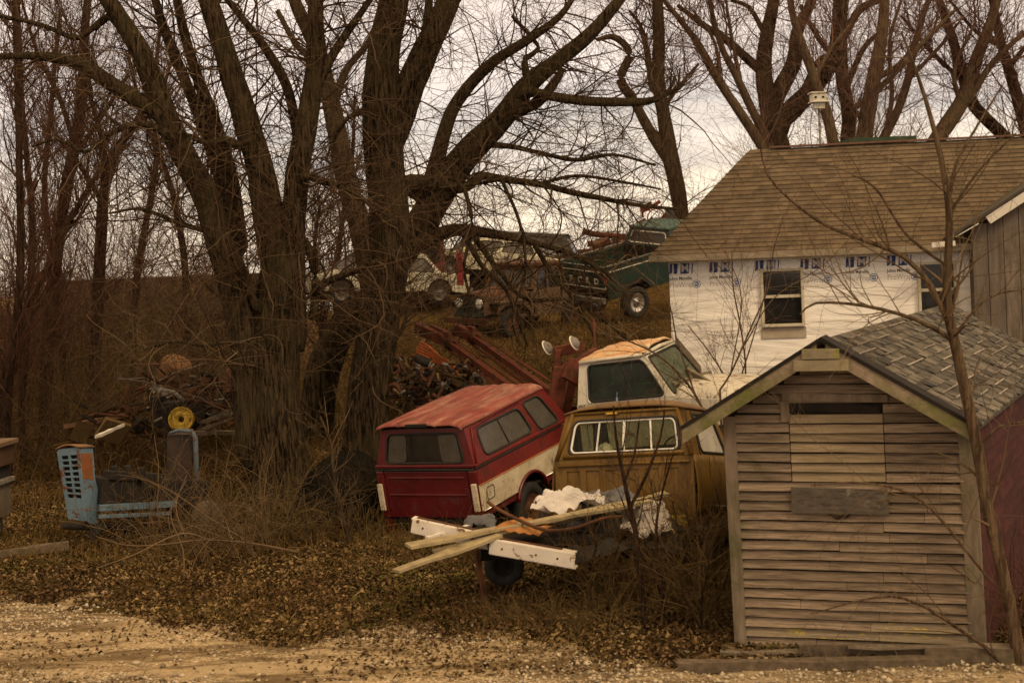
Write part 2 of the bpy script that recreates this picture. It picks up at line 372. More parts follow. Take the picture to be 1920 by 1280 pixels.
M['red'] = mat_var('red_paint', (.075, .003, .004), (.10, .006, .006), 2.5, .38, patch=(.08, .012, .010), pscale=3, plo=.55, phi=.75, bmp=.25, bd=.06, bscale=1.6, spec=.5)
M['redfade'] = mat_var('faded_red_paint', (.155, .024, .018), (.23, .055, .038), 2.6, .55, patch=(.36, .17, .12), pscale=3.0, plo=.45, phi=.62, bmp=.06, pstretch=(1.6, .35, 1))
M['redside'] = mat_var('lighter_red_paint', (.115, .009, .009), (.155, .018, .015), 2.0, .4, patch=(.07, .012, .009), pscale=4, plo=.52, phi=.66, bmp=.25, bd=.06, bscale=1.8)  # lighter red than the rear panels
M['bandwhite'] = mat_var('dull_white_side', (.42, .34, .22), (.58, .49, .35), 2.5, .35, patch=(.13, .08, .045), pscale=3.4, plo=.55, phi=.66, bmp=.5, bd=.08, bscale=2.2)
M['green'] = mat_var('dark_green_paint', (.005, .021, .016), (.010, .034, .025), 3, .35, bmp=.03, spec=.5)
M['greengrey'] = mat_var('worn_green_grey_paint', (.04, .05, .04), (.08, .09, .07), 4, .5, patch=(.06, .035, .02), pscale=5)
M['blue'] = mat_var('faded_blue_paint', (.075, .125, .165), (.125, .185, .225), 3, .55, patch=(.13, .045, .016), pscale=4, plo=.56, phi=.60, bmp=.1)
M['yellow'] = mat_var('old_yellow_paint', (.42, .26, .02), (.55, .36, .03), 4, .6, patch=(.2, .09, .02), pscale=9, plo=.5, phi=.62)
M['rustroof'] = mat_var('rusting_cream_roof', (.42, .20, .085), (.55, .33, .17), 2.6, .7, patch=(.62, .50, .33), pscale=2.2, plo=.52, phi=.6, pstretch=(1, 2.5, 1))
M['steel'] = mat_var('grey_steel', (.10, .09, .075), (.2, .18, .15), 5, .5, patch=(.12, .05, .02), pscale=6)
M['orange'] = mat_var('orange_hose', (.40, .09, .02), (.5, .14, .03), 6, .6)
M['rubberseat'] = mat_var('dark_vinyl', (.03, .024, .018), (.06, .048, .035), 5, .6)
M['maroon'] = mat_var('maroon_paint', (.09, .02, .022), (.13, .035, .035), 5, .6)

for k_ in ('redfade', 'mustard_roof'): grime(M[k_])
grime(M['red'], .5, 3, (1, 1, .4), (.025, .006, .005)); grime(M['mustard'], .5, 3, (1.5, 1.5, .4), (.04, .022, .008)); grime(M['cream'], .5, 5, (1, 1, .5), (.16, .09, .04)); grime(M['redside'], .6, 4, (1, .6, .6), (.05, .014, .01))

# ---------------------------------------------------------------- ground, track, litter
def ground_material():
    m, nt, bs, N, L = nodes('earth_and_dead_grass')
    fine = noise(nt, 9, 9, .75); mid = noise(nt, 1.2, 6, .6); big = noise(nt, .35, 4, .5)
    a = ramp(nt, fine, [(.28, (.010, .006, .002)), (.5, (.036, .022, .009)), (.72, (.095, .062, .025))]).outputs[0]
    g = ramp(nt, fine, [(.3, (.028, .018, .005)), (.7, (.12, .076, .022))]).outputs[0]
    col = mixc(nt, ramp(nt, mid, [(.42, (0, 0, 0)), (.62, (.8, .8, .8))]).outputs[0], a, g)
    mossc = ramp(nt, fine, [(.3, (.035, .036, .008)), (.7, (.13, .12, .025))]).outputs[0]
    col = mixc(nt, ramp(nt, big, [(.56, (0, 0, 0)), (.66, (.6, .6, .6))]).outputs[0], col, mossc)
    tc = N('ShaderNodeTexCoord'); sp = N('ShaderNodeSeparateXYZ'); L(tc.outputs['Object'], sp.inputs[0])
    mr = N('ShaderNodeMapRange'); L(sp.outputs[1], mr.inputs[0]); mr.inputs[1].default_value = 22; mr.inputs[2].default_value = 34
    far = ramp(nt, noise(nt, 3, 8, .7), [(.3, (.05, .028, .008)), (.7, (.15, .09, .028))]).outputs[0]
    col = mixc(nt, mr.outputs[0], col, far)
    L(col, bs.inputs['Base Color']); bs.inputs['Roughness'].default_value = 1; bs.inputs['Specular IOR Level'].default_value = .05
    bump(nt, bs, noise(nt, 14, 8, .75), .8, .05); return m
def gravel_material():
    m, nt, bs, N, L = nodes('gravel_and_dirt')
    tc = N('ShaderNodeTexCoord'); vo = N('ShaderNodeTexVoronoi'); vo.inputs['Scale'].default_value = 34; vo.inputs['Randomness'].default_value = 1; L(tc.outputs['Object'], vo.inputs[0])
    st = ramp(nt, vo.outputs['Color'], [(.1, (.20, .14, .075)), (.5, (.34, .25, .145)), (.9, (.52, .42, .28))]).outputs[0]
    st = mixc(nt, ramp(nt, vo.outputs['Distance'], [(.35, (0, 0, 0)), (.8, (.7, .7, .7))]).outputs[0], st, (.10, .065, .03))
    dirt = ramp(nt, noise(nt, 7, 9, .75), [(.3, (.20, .142, .078)), (.7, (.38, .29, .175))]).outputs[0]
    band = noise(nt, .75, 6, .65, (.45, 1.5, 1), dist=.6)
    col = mixc(nt, ramp(nt, band, [(.44, (0, 0, 0)), (.52, (1, 1, 1))]).outputs[0], st, dirt)
    dk = ramp(nt, noise(nt, 1.1, 8, .72, (.4, 1.7, 1), dist=.5), [(.49, (0, 0, 0)), (.58, (.85, .85, .85))]).outputs[0]
    soil = ramp(nt, noise(nt, 12, 8, .75), [(.3, (.035, .021, .009)), (.7, (.13, .083, .038))]).outputs[0]
    col = mixc(nt, dk, col, soil)
    L(col, bs.inputs['Base Color']); bs.inputs['Roughness'].default_value = .95; bs.inputs['Specular IOR Level'].default_value = .1
    bump(nt, bs, vo.outputs['Distance'], -.6, .03); return m
def grid_mesh(name, xs, ys, zf, mat, **k):
    X, Y = np.meshgrid(xs, ys); Z = zf(X, Y); nx, ny = len(xs), len(ys)
    V = np.stack([X, Y, Z], -1).reshape(-1, 3); i = (np.arange(ny - 1)[:, None] * nx + np.arange(nx - 1)[None]).ravel()
    F = np.stack([i, i + 1, i + 1 + nx, i + nx], 1); o = np_mesh(name, V, F, mat, smooth=True); tag(o, **k); return o
xs = np.concatenate([-np.geomspace(900, 16, 30), np.arange(-15, 15.01, .14), np.geomspace(16, 900, 30)])
ys = np.concatenate([np.linspace(-60, 7, 14), np.arange(8, 36, .14), np.arange(36, 60, .6), np.geomspace(61, 2500, 40)])
grid_mesh('ground', xs, ys, ground, ground_material(), kind='structure')
def edgeY(X): return 13.75 - .40 * X * (X < 0) - .30 * X * (X >= 0) + 1.5 * (vnoise(X, 0 * X, .8, 9) - .5)
def trackz(X, Y):
    d = edgeY(X) - Y + 1.0 * (vnoise(X, Y, 1.4, 5) - .5) + .5 * (vnoise(X, Y, 5, 6) - .5)
    return ground(X, Y) + np.clip(d * .06, -.25, .02) + .012 * vnoise(X, Y, 9, 8)
grid_mesh('gravel_track', np.arange(-14, 14.01, .1), np.arange(2, 19.5, .1), trackz, gravel_material(), kind='structure')
def scatter_xy(n, x0, x1, y0, y1, g):
    # more samples near the camera-visible wedge
    Y = g.uniform(y0, y1, n); X = g.uniform(-1, 1, n) * (Y * .38 + .3)
    k = (X > x0) & (X < x1); return X[k], Y[k]
def blobs(X, Y, Z, size, g, flat=.6):
    n = len(X); base = np.array([[1, 0, 0], [-1, 0, 0], [0, 1, 0], [0, -1, 0], [0, 0, 1], [0, 0, -1]], float)
    V = base[None] * g.uniform(.6, 1.2, (n, 6, 1)) + g.normal(size=(n, 6, 3)) * .15
    a = g.uniform(0, 6.28, n); c, s_ = np.cos(a), np.sin(a)
    Vx = V[:, :, 0] * c[:, None] - V[:, :, 1] * s_[:, None]; Vy = V[:, :, 0] * s_[:, None] + V[:, :, 1] * c[:, None]
    V = np.stack([Vx, Vy, V[:, :, 2] * flat], -1) * size[:, None, None] + np.stack([X, Y, Z], -1)[:, None, :]
    f = np.array([[0, 2, 4], [2, 1, 4], [1, 3, 4], [3, 0, 4], [2, 0, 5], [1, 2, 5], [3, 1, 5], [0, 3, 5]])
    return V.reshape(-1, 3), (np.arange(n)[:, None, None] * 6 + f[None]).reshape(-1, 3)
g1 = np.random.default_rng(11)
X, Y = scatter_xy(60000, -9, 9, 11.5, 18, g1)
dd = edgeY(X) - Y
keep = (g1.random(len(X)) < np.where(dd > 0, .10 + .75 * ss((vnoise(X * .5, Y * 1.3, 1.0, 5) - .48) / .12), .05 * (dd > -1.5))); X, Y = X[keep], Y[keep]
sz = g1.gamma(2.2, .0065, len(X)).clip(.006, .05)
V, F = blobs(X, Y, np.maximum(ground(X, Y), trackz(X, Y)) + sz * .2, sz, g1)
np_mesh('gravel', V, F, M['stone']); tag(bpy.data.objects['gravel'], kind='stuff', label='loose pale gravel stones scattered over the dirt track', cat='gravel')
def leaves(name, n, cond, size, mat, g, y0=13, y1=34, **k):
    X, Y = scatter_xy(n, -12, 9, y0, y1, g); kk = cond(X, Y, g); X, Y = X[kk], Y[kk]; n = len(X)
    Z = ground(X, Y); s_ = size * g.uniform(.5, 1.4, n)
    a = g.uniform(0, 6.28, n); d = np.stack([np.cos(a), np.sin(a), g.normal(size=n) * .45], -1); e = np.stack([-np.sin(a), np.cos(a), g.normal(size=n) * .5], -1)
    c = np.stack([X, Y, Z + g.uniform(.004, .05, n)], -1)
    V = np.stack([c - d * s_[:, None], c + e * s_[:, None] * .45, c + d * s_[:, None], c - e * s_[:, None] * .45 + np.array([0, 0, .012])], 1).reshape(-1, 3)
    F = np.arange(n * 4).reshape(-1, 4); o = np_mesh(name, V, F, mat); tag(o, kind='stuff', **k)
leaves('fallen_leaves', 260000, lambda X, Y, g: g.random(len(X)) < np.where(Y > edgeY(X), .95 - .5 * ss((Y - 21) / 8), 0.02 + .5 * (vnoise(X * .5, Y * 1.4, 1.1, 15) > .6) * .4 + .55 * ss((X + 2.6) / 1.5)), .026, M['leaf'], g1, label='brown fallen leaves covering the bank above the track', cat='leaf litter')
leaves('moss_tufts', 130000, lambda X, Y, g: (vnoise(X, Y, .7, 31) + .35 * vnoise(X, Y, 2.5, 33) > .88) & (Y > edgeY(X) + .1) & (Y < 21), .024, M['moss'], g1, label='low green moss and weeds among the leaves', cat='moss')
def blades(name, X, Y, h, w, mat, g, lean=.35, K=4, parent=None, zoff=0, **k):
    n = len(X); Z = ground(X, Y) + zoff; L_ = h * g.uniform(.4, 1.3, n)
    d = g.normal(size=(n, 3)) * lean; d[:, 2] = 1; d /= np.linalg.norm(d, axis=1, keepdims=True); cv = g.normal(size=(n, 3)) * .35; cv[:, 2] = -np.abs(cv[:, 2]) * .6
    out = np.empty((n, K, 3)); out[:, 0] = np.stack([X, Y, Z - .02], -1)
    for i in range(1, K):
        d = d + cv / (K - 1); d /= np.linalg.norm(d, axis=1, keepdims=True); out[:, i] = out[:, i - 1] + d * (L_ / (K - 1))[:, None]
    rad = np.linspace(1, .35, K)[None] * (w * g.uniform(.6, 1.3, n))[:, None]
    V, F = tubes(out, rad, 3); o = np_mesh(name, V, F, mat, parent); tag(o, **k); return o
X, Y = scatter_xy(70000, -14, 6, 18.5, 50, g1)
kk = (g1.random(len(X)) < .25 + .75 * (vnoise(X, Y, .8, 41) > .45)) & ~((X > 3) & (Y < 33)); X, Y = X[kk], Y[kk]
blades('dry_grass', X, Y, .26, .005, M['grassdry'], g1, K=3, kind='stuff', label='straw coloured dead grass behind the vehicles', cat='grass')
X, Y = scatter_xy(70000, -9, 5, 13.5, 22, g1); kk = (vnoise(X, Y, .9, 51) + .3 * vnoise(X, Y, 3.5, 52) > .60) & (Y > edgeY(X) + .4); X, Y = X[kk], Y[kk]
blades('dead_weeds', X, Y, .12, .003, M['grassdry'], g1, K=3, lean=.8, kind='stuff', label='short dead weeds and stalks along the edge of the bank', cat='weeds')

# ---------------------------------------------------------------- little text helper (built-in font -> mesh)
def text_geo(txt, size, shear=0, bold=0.0, sx=1.0, space=1.0):
    c = bpy.data.curves.new('t', 'FONT'); c.body = txt; c.size = size; c.shear = shear; c.offset = bold; c.space_character = space; c.resolution_u = 2
    o = bpy.data.objects.new('t', c); COL.objects.link(o); bpy.context.view_layer.update()
    me = bpy.data.meshes.new_from_object(o.evaluated_get(bpy.context.evaluated_depsgraph_get()))
    vs = [(v.co.x * sx, v.co.y) for v in me.vertices]; fs = [tuple(p.vertices) for p in me.polygons]
    bpy.data.objects.remove(o); bpy.data.curves.remove(c); bpy.data.meshes.remove(me); return vs, fs
def put_text(b, txt, size, fmap, mi=0, thick=0, **k):
    vs, fs = text_geo(txt, size, **k); b.add([fmap(*v) for v in vs], fs, mi)

# ---------------------------------------------------------------- house in building wrap
def plainmat(name, c, rough=.8):
    m, nt, bs, N, L = nodes(name); L(ramp(nt, noise(nt, 6, 4), [(.3, tuple(x * .8 for x in c)), (.7, c)]).outputs[0], bs.inputs['Base Color']); bs.inputs['Roughness'].default_value = rough; return m
def wrapmat():
    m, nt, bs, N, L = nodes('white_building_wrap')
    col = ramp(nt, noise(nt, 1.5, 6, .6), [(.3, (.74, .68, .60)), (.7, (.84, .78, .69))]).outputs[0]
    col = mixc(nt, ramp(nt, noise(nt, 3, 8, .7, (1, 1, .3)), [(.58, (0, 0, 0)), (.75, (.35, .35, .35))]).outputs[0], col, (.36, .28, .2))
    L(col, bs.inputs['Base Color']); bs.inputs['Roughness'].default_value = .5
    h = noise(nt, 2.2, 5, .55, (.25, .25, 1.6), dist=.5); bump(nt, bs, h, .8, .09); return m
house = empty('house', (P(1262, 700, 26.5)[0], 26.5, 0), label='two storey house with brown hipped shingle roof and white printed building wrap', cat='house')
hx, hy = house.location.x, 26.5
house.rotation_euler = (0, 0, R(-7))
M['wrap'] = wrapmat()
SHG = mat_var('brown_asphalt_shingle', (.074, .050, .028), (.122, .086, .050), 7, .9, (1, 1, 1), .5, .01, isl=.24, patch=(.14, .10, .06), pscale=1.2, plo=.6, phi=.8)
HW = 3.72                                    # eave height
RISE, RUN, LEN = 1.66, 1.66, 8.6
def house_build():
    f, n = quadmap((0, 0, -.3), (5.62, 0, -.3), (5.62, 0, HW), (0, 0, HW)); H_ = HW + .3
    def st(x, z): return (x / 5.62, (z + .3) / H_)
    def rect(x0, x1, z0, z1): return [st(x0, z0), st(x1, z0), st(x1, z1), st(x0, z1)]
    w1 = (1.715, 2.405, HW - 1.37, HW - .39); w2 = (4.54, 5.14, HW - 1.35, HW - .37)
    b = MB(); b.plate([(0, 0), (1, 0), (1, 1), (0, 1)], [rect(*w1), rect(*w2)], f, n, .12)
    # rear and side walls
    b.box((-.002 + .06, RUN + .06, HW / 2 - .15), (.12, 2 * RUN - .15, H_)); b.box((2.8, 2 * RUN, HW / 2 - .15), (5.6, .12, H_))
    b.obj('wall', M['wrap'], house)
    inn = MB(); inn.box((2.8, 1.4, HW / 2), (5.2, .05, HW - .3)); inn.obj('inner_partition', M['dark'], house)
    fr = mat_var('old_cream_trim', (.42, .36, .25), (.56, .49, .35), 4, .6, patch=(.2, .12, .06), pscale=6, plo=.6, phi=.7)
    for (x0, x1, z0, z1) in (w1, w2):
        wf = MB(); t = .05
        for (c, d) in (((x0 - .02, -.02, (z0 + z1) / 2), (t, .10, z1 - z0 + .1)), ((x1 + .02, -.02, (z0 + z1) / 2), (t, .10, z1 - z0 + .1)),
                       (((x0 + x1) / 2, -.02, z1 + .02), (x1 - x0, .096, t)), (((x0 + x1) / 2, -.03, z0 - .02), (x1 - x0 + .0, .12, t)),
                       (((x0 + x1) / 2, .0, (z0 + z1) / 2 + .02), (x1 - x0 - .01, .06, .055))): wf.box(c, d)
        o = wf.obj('window', fr, house, bevel=.004)
        g = MB(); g.box(((x0 + x1) / 2, .035, (z0 + z1) / 2), (x1 - x0, .006, z1 - z0)); g.obj('pane', M['glass_dark'], o)
        if x0 < 3: s_ = MB(); s_.box(((x0 + x1) / 2, -.012, z0 - .16), (x1 - x0 + .12, .02, .2)); s_.obj('sill_panel', mat_var('bare_trim', (.30, .24, .17), (.42, .34, .25), 5), o)
    # corner board area to the right of the wrap
    # roof courses (front slope, left hip slope, back slope)
    rb = MB(); nC = 24; ov = .33
    ez = HW - .02; ax, bx = -ov, 5.62 + .12
    tot = RUN + ov; rz = RISE * tot / RUN
    slope = math.atan2(rz, tot)
    def course(face, k):
        t0, t1 = k / nC, (k + 1.12) / nC; t1 = min(t1, 1.0)
        def pt(t, end, lift):
            z = ez + rz * t + lift * math.cos(slope); q = -ov + tot * t - lift * math.sin(slope)
            if face == 'front': return (ax + tot * t if end == 0 else LEN, q, z)
            if face == 'left': return (q, 2 * tot - ov - tot * t if end == 0 else -ov + tot * t, z)
        if face in ('front', 'left'):
            A, B = Vector(pt(t0, 0, .020)), Vector(pt(t0, 1, .020)); C, D = Vector(pt(t1, 1, .004)), Vector(pt(t1, 0, .004)); A0, B0 = Vector(pt(t0, 0, .001)), Vector(pt(t0, 1, .001))
            L_ = (B - A).length; m = max(1, int(L_ / .32)); off = (k % 3) * .1
            cuts = [0] + [min(1, (i + off + .5) / m) for i in range(m)] + [1]
            for i in range(len(cuts) - 1):
                s0, s1 = cuts[i], cuts[i + 1] - .006 / max(L_, .1)
                if s1 - s0 < .004: continue
                l = lambda U, V_, s_: U * (1 - s_) + V_ * s_
                rb.add([l(A, B, s0), l(A, B, s1), l(D, C, s1), l(D, C, s0), l(A0, B0, s0), l(A0, B0, s1)], [(0, 1, 2, 3), (4, 5, 1, 0)])
    for k in range(nC): course('front', k); course('left', k)
    yr = -ov + tot; zr = ez + rz
    rb.add([(ax, -ov, ez), (LEN, -ov, ez), (LEN, yr, zr), (ax + tot, yr, zr), (LEN, 2 * tot - ov, ez), (ax, 2 * tot - ov, ez)],
           [(0, 1, 2, 3), (3, 2, 4, 5), (0, 3, 5)])
    rb.obj('roof', SHG, house)
    rc = MB(); rc.box(((ax + tot + LEN) / 2 + .2, yr, zr + .03), (LEN - ax - tot - .35, .16, .035)); rc.obj('ridge_cap', mat_var('brown_ridge_metal', (.10, .045, .03), (.16, .08, .05), 5, .6), house)
    fa = MB(); fa.box(((ax + bx) / 2 + .1, -ov - .012, ez - .055), (bx - ax + .25, .024, .12)); fa.box((ax + .01, yr, ez - .055), (.024, 2 * tot - .1, .12))
    fa.obj('fascia', mat_var('weathered_grey_fascia', (.17, .13, .085), (.30, .24, .16), 6, .8, (1, 4, 4)), house)
    so_ = MB(); so_.box(((ax + bx) / 2, -ov / 2, ez - .115), (bx - ax, ov, .015)); so_.obj('soffit', mat_var('stained_soffit', (.12, .09, .06), (.2, .15, .1), 6), house)
    # printed wrap: blocks with JM letters, name, product line and round emblem, repeated along the wall
    navy, ink, pale, sky_ = plainmat('navy_print', (.02, .045, .16)), plainmat('black_print', (.05, .045, .045)), plainmat('pale_grey_print', (.40, .36, .33)), plainmat('blue_print', (.10, .17, .34))
    wht = plainmat('unprinted_white', (.66, .61, .57))
    for x in (.0, .74, 1.58, 2.40, 3.22, 3.96):
        b = MB(); y0 = -.0025
        def fm(u, v, dy=0): return (x + u, y0 - dy, HW + v - .22)
        zt = -.155
        if x == 1.58: blocks = [(.02, .14), (.16, .30)]
        for (a0, a1) in ((0, .17), (.205, .385), (.41, .45)):
            b.add([fm(a0 + .0, zt + 0), fm(a1 - .02, zt), fm(a1 + .0, zt + .19), fm(a0 + .02, zt + .19)], [(0, 1, 2, 3)], 0)
        put_text(b, 'J', .2, lambda u, v: fm(u * 1.25 + .045, v + zt + .04, .002), 4, bold=.002)
        put_text(b, 'M', .2, lambda u, v: fm(u * .95 + .222, v + zt + .035, .002), 4, bold=.003)
        if x != 1.58:
            put_text(b, 'Johns Manville', .088, lambda u, v: fm(u * .82, v - .27), 1, bold=.0015)
            put_text(b, 'ProWrap', .135, lambda u, v: fm(u * .86, v - .405), 2)
            cx_, cz_, r_ = .50, -.355, .076; nseg = 24
            for (ra, rb_, mi, dy) in ((.062, .076, 3, 0), (0, .046, 3, 0)):
                vs = []; fs = []
                for i in range(nseg):
                    a = 2 * math.pi * i / nseg; vs += [fm(cx_ + ra * math.cos(a), cz_ + ra * math.sin(a)), fm(cx_ + rb_ * math.cos(a), cz_ + rb_ * math.sin(a))]
                for i in range(nseg): j = (i + 1) % nseg; fs.append((2 * i, 2 * i + 1, 2 * j + 1, 2 * j))
                if ra == 0: fs = fs
                b.add(vs, fs, mi)
            put_text(b, '~', .12, lambda u, v: fm(u + cx_ - .04, v + cz_ - .03, .002), 4, bold=.006)
        b.obj('wrap_print', [navy, ink, pale, sky_, wht], house)
house_build()

# grey boarded gabled building standing in front of the house at the right edge
gr = MB()
gb = empty('boarded_building', (P(1828, 600, 25.4)[0], 25.4, 0), label='dark grey boarded building with a white rake board right of the wrapped house', cat='building')
gb.rotation_euler = (0, 0, R(-10))
bw = mat_var('grey_weathered_boards', (.075, .055, .042), (.16, .125, .095), 7, .9, (2, 2, .25), .5, .01, isl=.25, patch=(.10, .075, .03), pscale=1.6, plo=.5, phi=.7)
for i in range(14):
    w_ = .27; z1 = 4.05 + i * w_ * .62
    gr.box((i * w_ + w_ / 2, random.uniform(-.006, .006), z1 / 2), (w_ - .012, .03, z1))
gr.box((2, .05, 1.9), (4, .02, 3.9)); gr.box((.02, 2.0, 1.9), (.03, 4, 3.9))
gr.obj('wall', bw, gb)
rk = MB(); sl = (1, 0, .62)
rk.bar((.26, -.22, 4.10), (5.0, -.22, 4.10 + 4.74 * .62), .03, .15); rk.obj('rake_board', M['white'], gb)
rk = MB(); rk.bar((-.45, .9, 3.80), (5.0, .9, 4.20 + 4.74 * .62), 2.3, .05); rk.obj('roof', mat_var('dark_roofing', (.035, .028, .02), (.07, .055, .04), 5), gb)
rk = MB(); rk.bar((-.72, -.24, 3.70), (-.32, -.24, 3.72), .10, .09); rk.bar((-.3, -.2, 3.83), (.1, -.2, 4.05), .04, .02); rk.obj('gutter_end', M['white'], gb)

# small building with a green roof, only its top shows over the ridge; birdhouse on a pole
cb = empty('green_roofed_building', (P(1630, 262, 36)[0], 36, 0), label='pale yellow building whose green roof shows just over the house ridge', cat='building')
zt = P(1630, 266, 36)[2]
b = MB(); b.box((0, 0, zt / 2 - .1), (1.3, 2.2, zt - .2)); b.obj('wall', mat_var('dull_yellow_wall', (.28, .21, .05), (.36, .28, .08), 4), cb)
b = MB(); b.box((0, 0, zt - .03), (1.65, 2.6, .1)); b.box((0, 0, zt + .03), (1.0, 1.6, .06)); b.obj('roof', mat_var('dark_green_roof', (.02, .035, .015), (.04, .06, .03), 4), cb)
bh = empty('birdhouse', (P(1538, 270, 33)[0], 33, 0), label='white birdhouse with round holes on a pole behind the ridge', cat='birdhouse')
z1 = P(1538, 190, 33)[2]; hxh = 0
b = MB(); b.tube([(0, 0, .5), (0, 0, z1)], .028, 8); b.obj('pole', M['steel'], bh)
b = MB(); b.box((0, 0, z1 + .08), (.34, .34, .19)); b.box((0, 0, z1 - .02), (.42, .4, .03)); b.box((0, 0, z1 + .19), (.42, .4, .03)); b.box((.0, 0, z1 - .11), (.24, .24, .14)); b.obj('box', M['cream'], bh, bevel=.006)
b = MB()
for u in (-.10, .07): b.lathe([(0, 0), (.028, 0), (.028, .01)], 12, Matrix.Translation((u, -.172, z1 + .08)) @ Matrix.Rotation(R(90), 4, 'X'))
b.obj('entrance_holes', M['dark'], bh)

# ---------------------------------------------------------------- shed (racked plan, leaning slightly)
sh = empty('shed', (0, 0, 0), label='weathered grey clapboard shed with gable roof and boarded window', cat='shed')
s0 = P(1384, 1215, 13.75); s0[2] = 0
W_ = 2.255; wv = Vector((math.cos(R(17)), -math.sin(R(17)), 0)); dv = Vector((math.sin(R(27)), math.cos(R(27)), 0)); lean = Vector((-.012, 0, 1)); lean2 = Vector((.018, 0, 1))
so0 = Vector(s0)
def S(u, v, z): return so0 + wv * u + dv * v + Vector(((-.012 if True else 0) * z, 0, z))
nrm = Vector((-math.sin(R(17)), -math.cos(R(17)), 0))
clap = mat_var('weathered_clapboard', (.085, .060, .040), (.29, .215, .145), 3.0, .9, (1.2, 1.2, 22), .8, .014, isl=.34, patch=(.10, .09, .035), pscale=.8, plo=.58, phi=.72)
clap_y = mat_var('peeling_yellow_clapboard', (.15, .11, .07), (.30, .235, .15), 3, .9, (1.2, 1.2, 20), .6, .01, isl=.2, patch=(.48, .37, .10), pscale=3.5, plo=.55, phi=.6, pstretch=(1, 1, 4))
clap_pale = mat_var('pale_bare_clapboard', (.14, .105, .063), (.29, .22, .135), 3, .9, (1.2, 1.2, 20), .6, .012, isl=.25, patch=(.30, .23, .08), pscale=3, plo=.6, phi=.66)
trim = mat_var('grey_timber', (.10, .075, .052), (.22, .17, .12), 4, .9, (3, 3, .5), .6, .01, patch=(.085, .09, .03), pscale=1.3, plo=.5, phi=.7)
mossy = mat_var('mossy_rake_board', (.16, .12, .08), (.30, .235, .165), 4, .9, (3, 3, 3), .5, .01, patch=(.13, .13, .035), pscale=1.5, plo=.42, phi=.6)
HS, APX = 2.24, 2.90
U0, PT = W_ / 2 - .115, .61
def gable_x(z): 
    hf = (APX - z) / PT; return max(0.0, U0 - hf), min(W_, U0 + hf)
def clapboards():
    b = MB(); by = MB(); bp = MB(); eh = .093; z = .02; k = 0
    while z < APX - .08:
        u0, u1 = gable_x(z + eh * .5); u0 += .09; u1 -= .09
        if u1 - u0 < .12: break
        segs = []; 
        wz0, wz1 = 1.55, 2.36; wa, wb = .60, 1.47
        if wz0 < z < wz1 and z + eh < wz1 + .1: segs = [(u0, wa - .004, b), (wa + .004, wb - .004, bp), (wb + .004, u1, b)]
        else:
            c = random.uniform(u0 + .5, u1 - .3) if u1 - u0 > 1.2 else u1
            segs = [(u0, c - .002, b), (c + .002, u1, b)] if c < u1 - .3 else [(u0, u1, b)]
        for (a, c, t_) in segs:
            if 2.22 < z + eh / 2 < 2.32 and wa < (a + c) / 2 < wb + .1: continue
            tgt = by if (k in (1, 2) and random.random() < .8) else t_
            jl = random.uniform(-.006, .006); jr = random.uniform(-.006, .006); ot = random.uniform(.030, .044); e2 = eh - .016
            A = S(a, 0, z + jl) + nrm * ot; B = S(c, 0, z + jr) + nrm * ot; C = S(c, 0, z + e2 + jr) + nrm * .006; D = S(a, 0, z + e2 + jl) + nrm * .006
            A2, B2 = A - nrm * .014 , B - nrm * .014
            A3, B3, C3, D3 = [p - nrm * .012 for p in (A, B, C, D)]
            m = max(1, int((c - a) / .3)); vs = []; 
            for i in range(m + 1):
                s_ = i / m; wob = random.uniform(-.004, .004)
                for (p, q, o_) in ((A, B, wob), (D, C, 0), (A3, B3, wob)): vs.append(p * (1 - s_) + q * s_ + Vector((0, 0, o_ if p is not D else 0)))
            fs = []
            for i in range(m): j = i * 3; fs += [(j, j + 3, j + 4, j + 1), (j + 2, j + 5, j + 3, j)]
            fs += [(0, 1, 2), (m * 3, m * 3 + 2, m * 3 + 1)]
            tgt.add(vs, fs)
        z += eh; k += 1
    o = b.obj('front_wall', clap, sh); by.obj('peeling_boards', clap_y, o); bp.obj('boarded_window', clap_pale, o)
    bk = MB(); bk.add([S(0, .012, 0), S(W_, .012, 0), S(W_, .012, APX - PT * (W_ - U0)), S(U0, .012, APX), S(0, .012, APX - PT * U0)], [(0, 1, 2, 3, 4)]); bk.obj('backing', M['dark'], o)
    gp = MB(); f = lambda u, z: S(u, 0, z) + nrm * .03
    gp.plate([(.62, 2.27), (1.45, 2.24), (1.43, 2.31), (1.1, 2.345), (.85, 2.335), (.63, 2.36)], [], lambda u, z: f(u, z), nrm, .01); gp.obj('window_gap', M['dark'], o)
    gp = MB(); gp.plate([(.90, 1.305), (1.14, 1.305), (1.10, 1.265), (1.0, 1.245)], [], lambda u, z: S(u, 0, z) + nrm * .042, nrm, .008); gp.obj('hole', M['dark'], o)
    pb = MB(); pb.plate([(.59, 1.31), (1.48, 1.305), (1.475, 1.53), (.595, 1.545)], [], lambda u, z: S(u, 0, z) + nrm * .065, nrm, .022)
    pb.obj('patch_board', mat_var('dark_grey_patch_board', (.045, .037, .029), (.11, .09, .068), 5, .9, (2, 2, 8), .5, .01, patch=(.20, .18, .13), pscale=9, plo=.58, phi=.64), o, bevel=.003)
    hd = MB(); hd.plate([(.55, 2.37), (1.52, 2.35), (1.52, 2.42), (.55, 2.44)], [], lambda u, z: S(u, 0, z) + nrm * .05, nrm, .02); hd.plate([(.53, 2.17), (.61, 2.17), (.61, 2.36), (.53, 2.36)], [], lambda u, z: S(u, 0, z) + nrm * .045, nrm, .02); hd.obj('window_head_board', trim, o, bevel=.003)
clapboards()
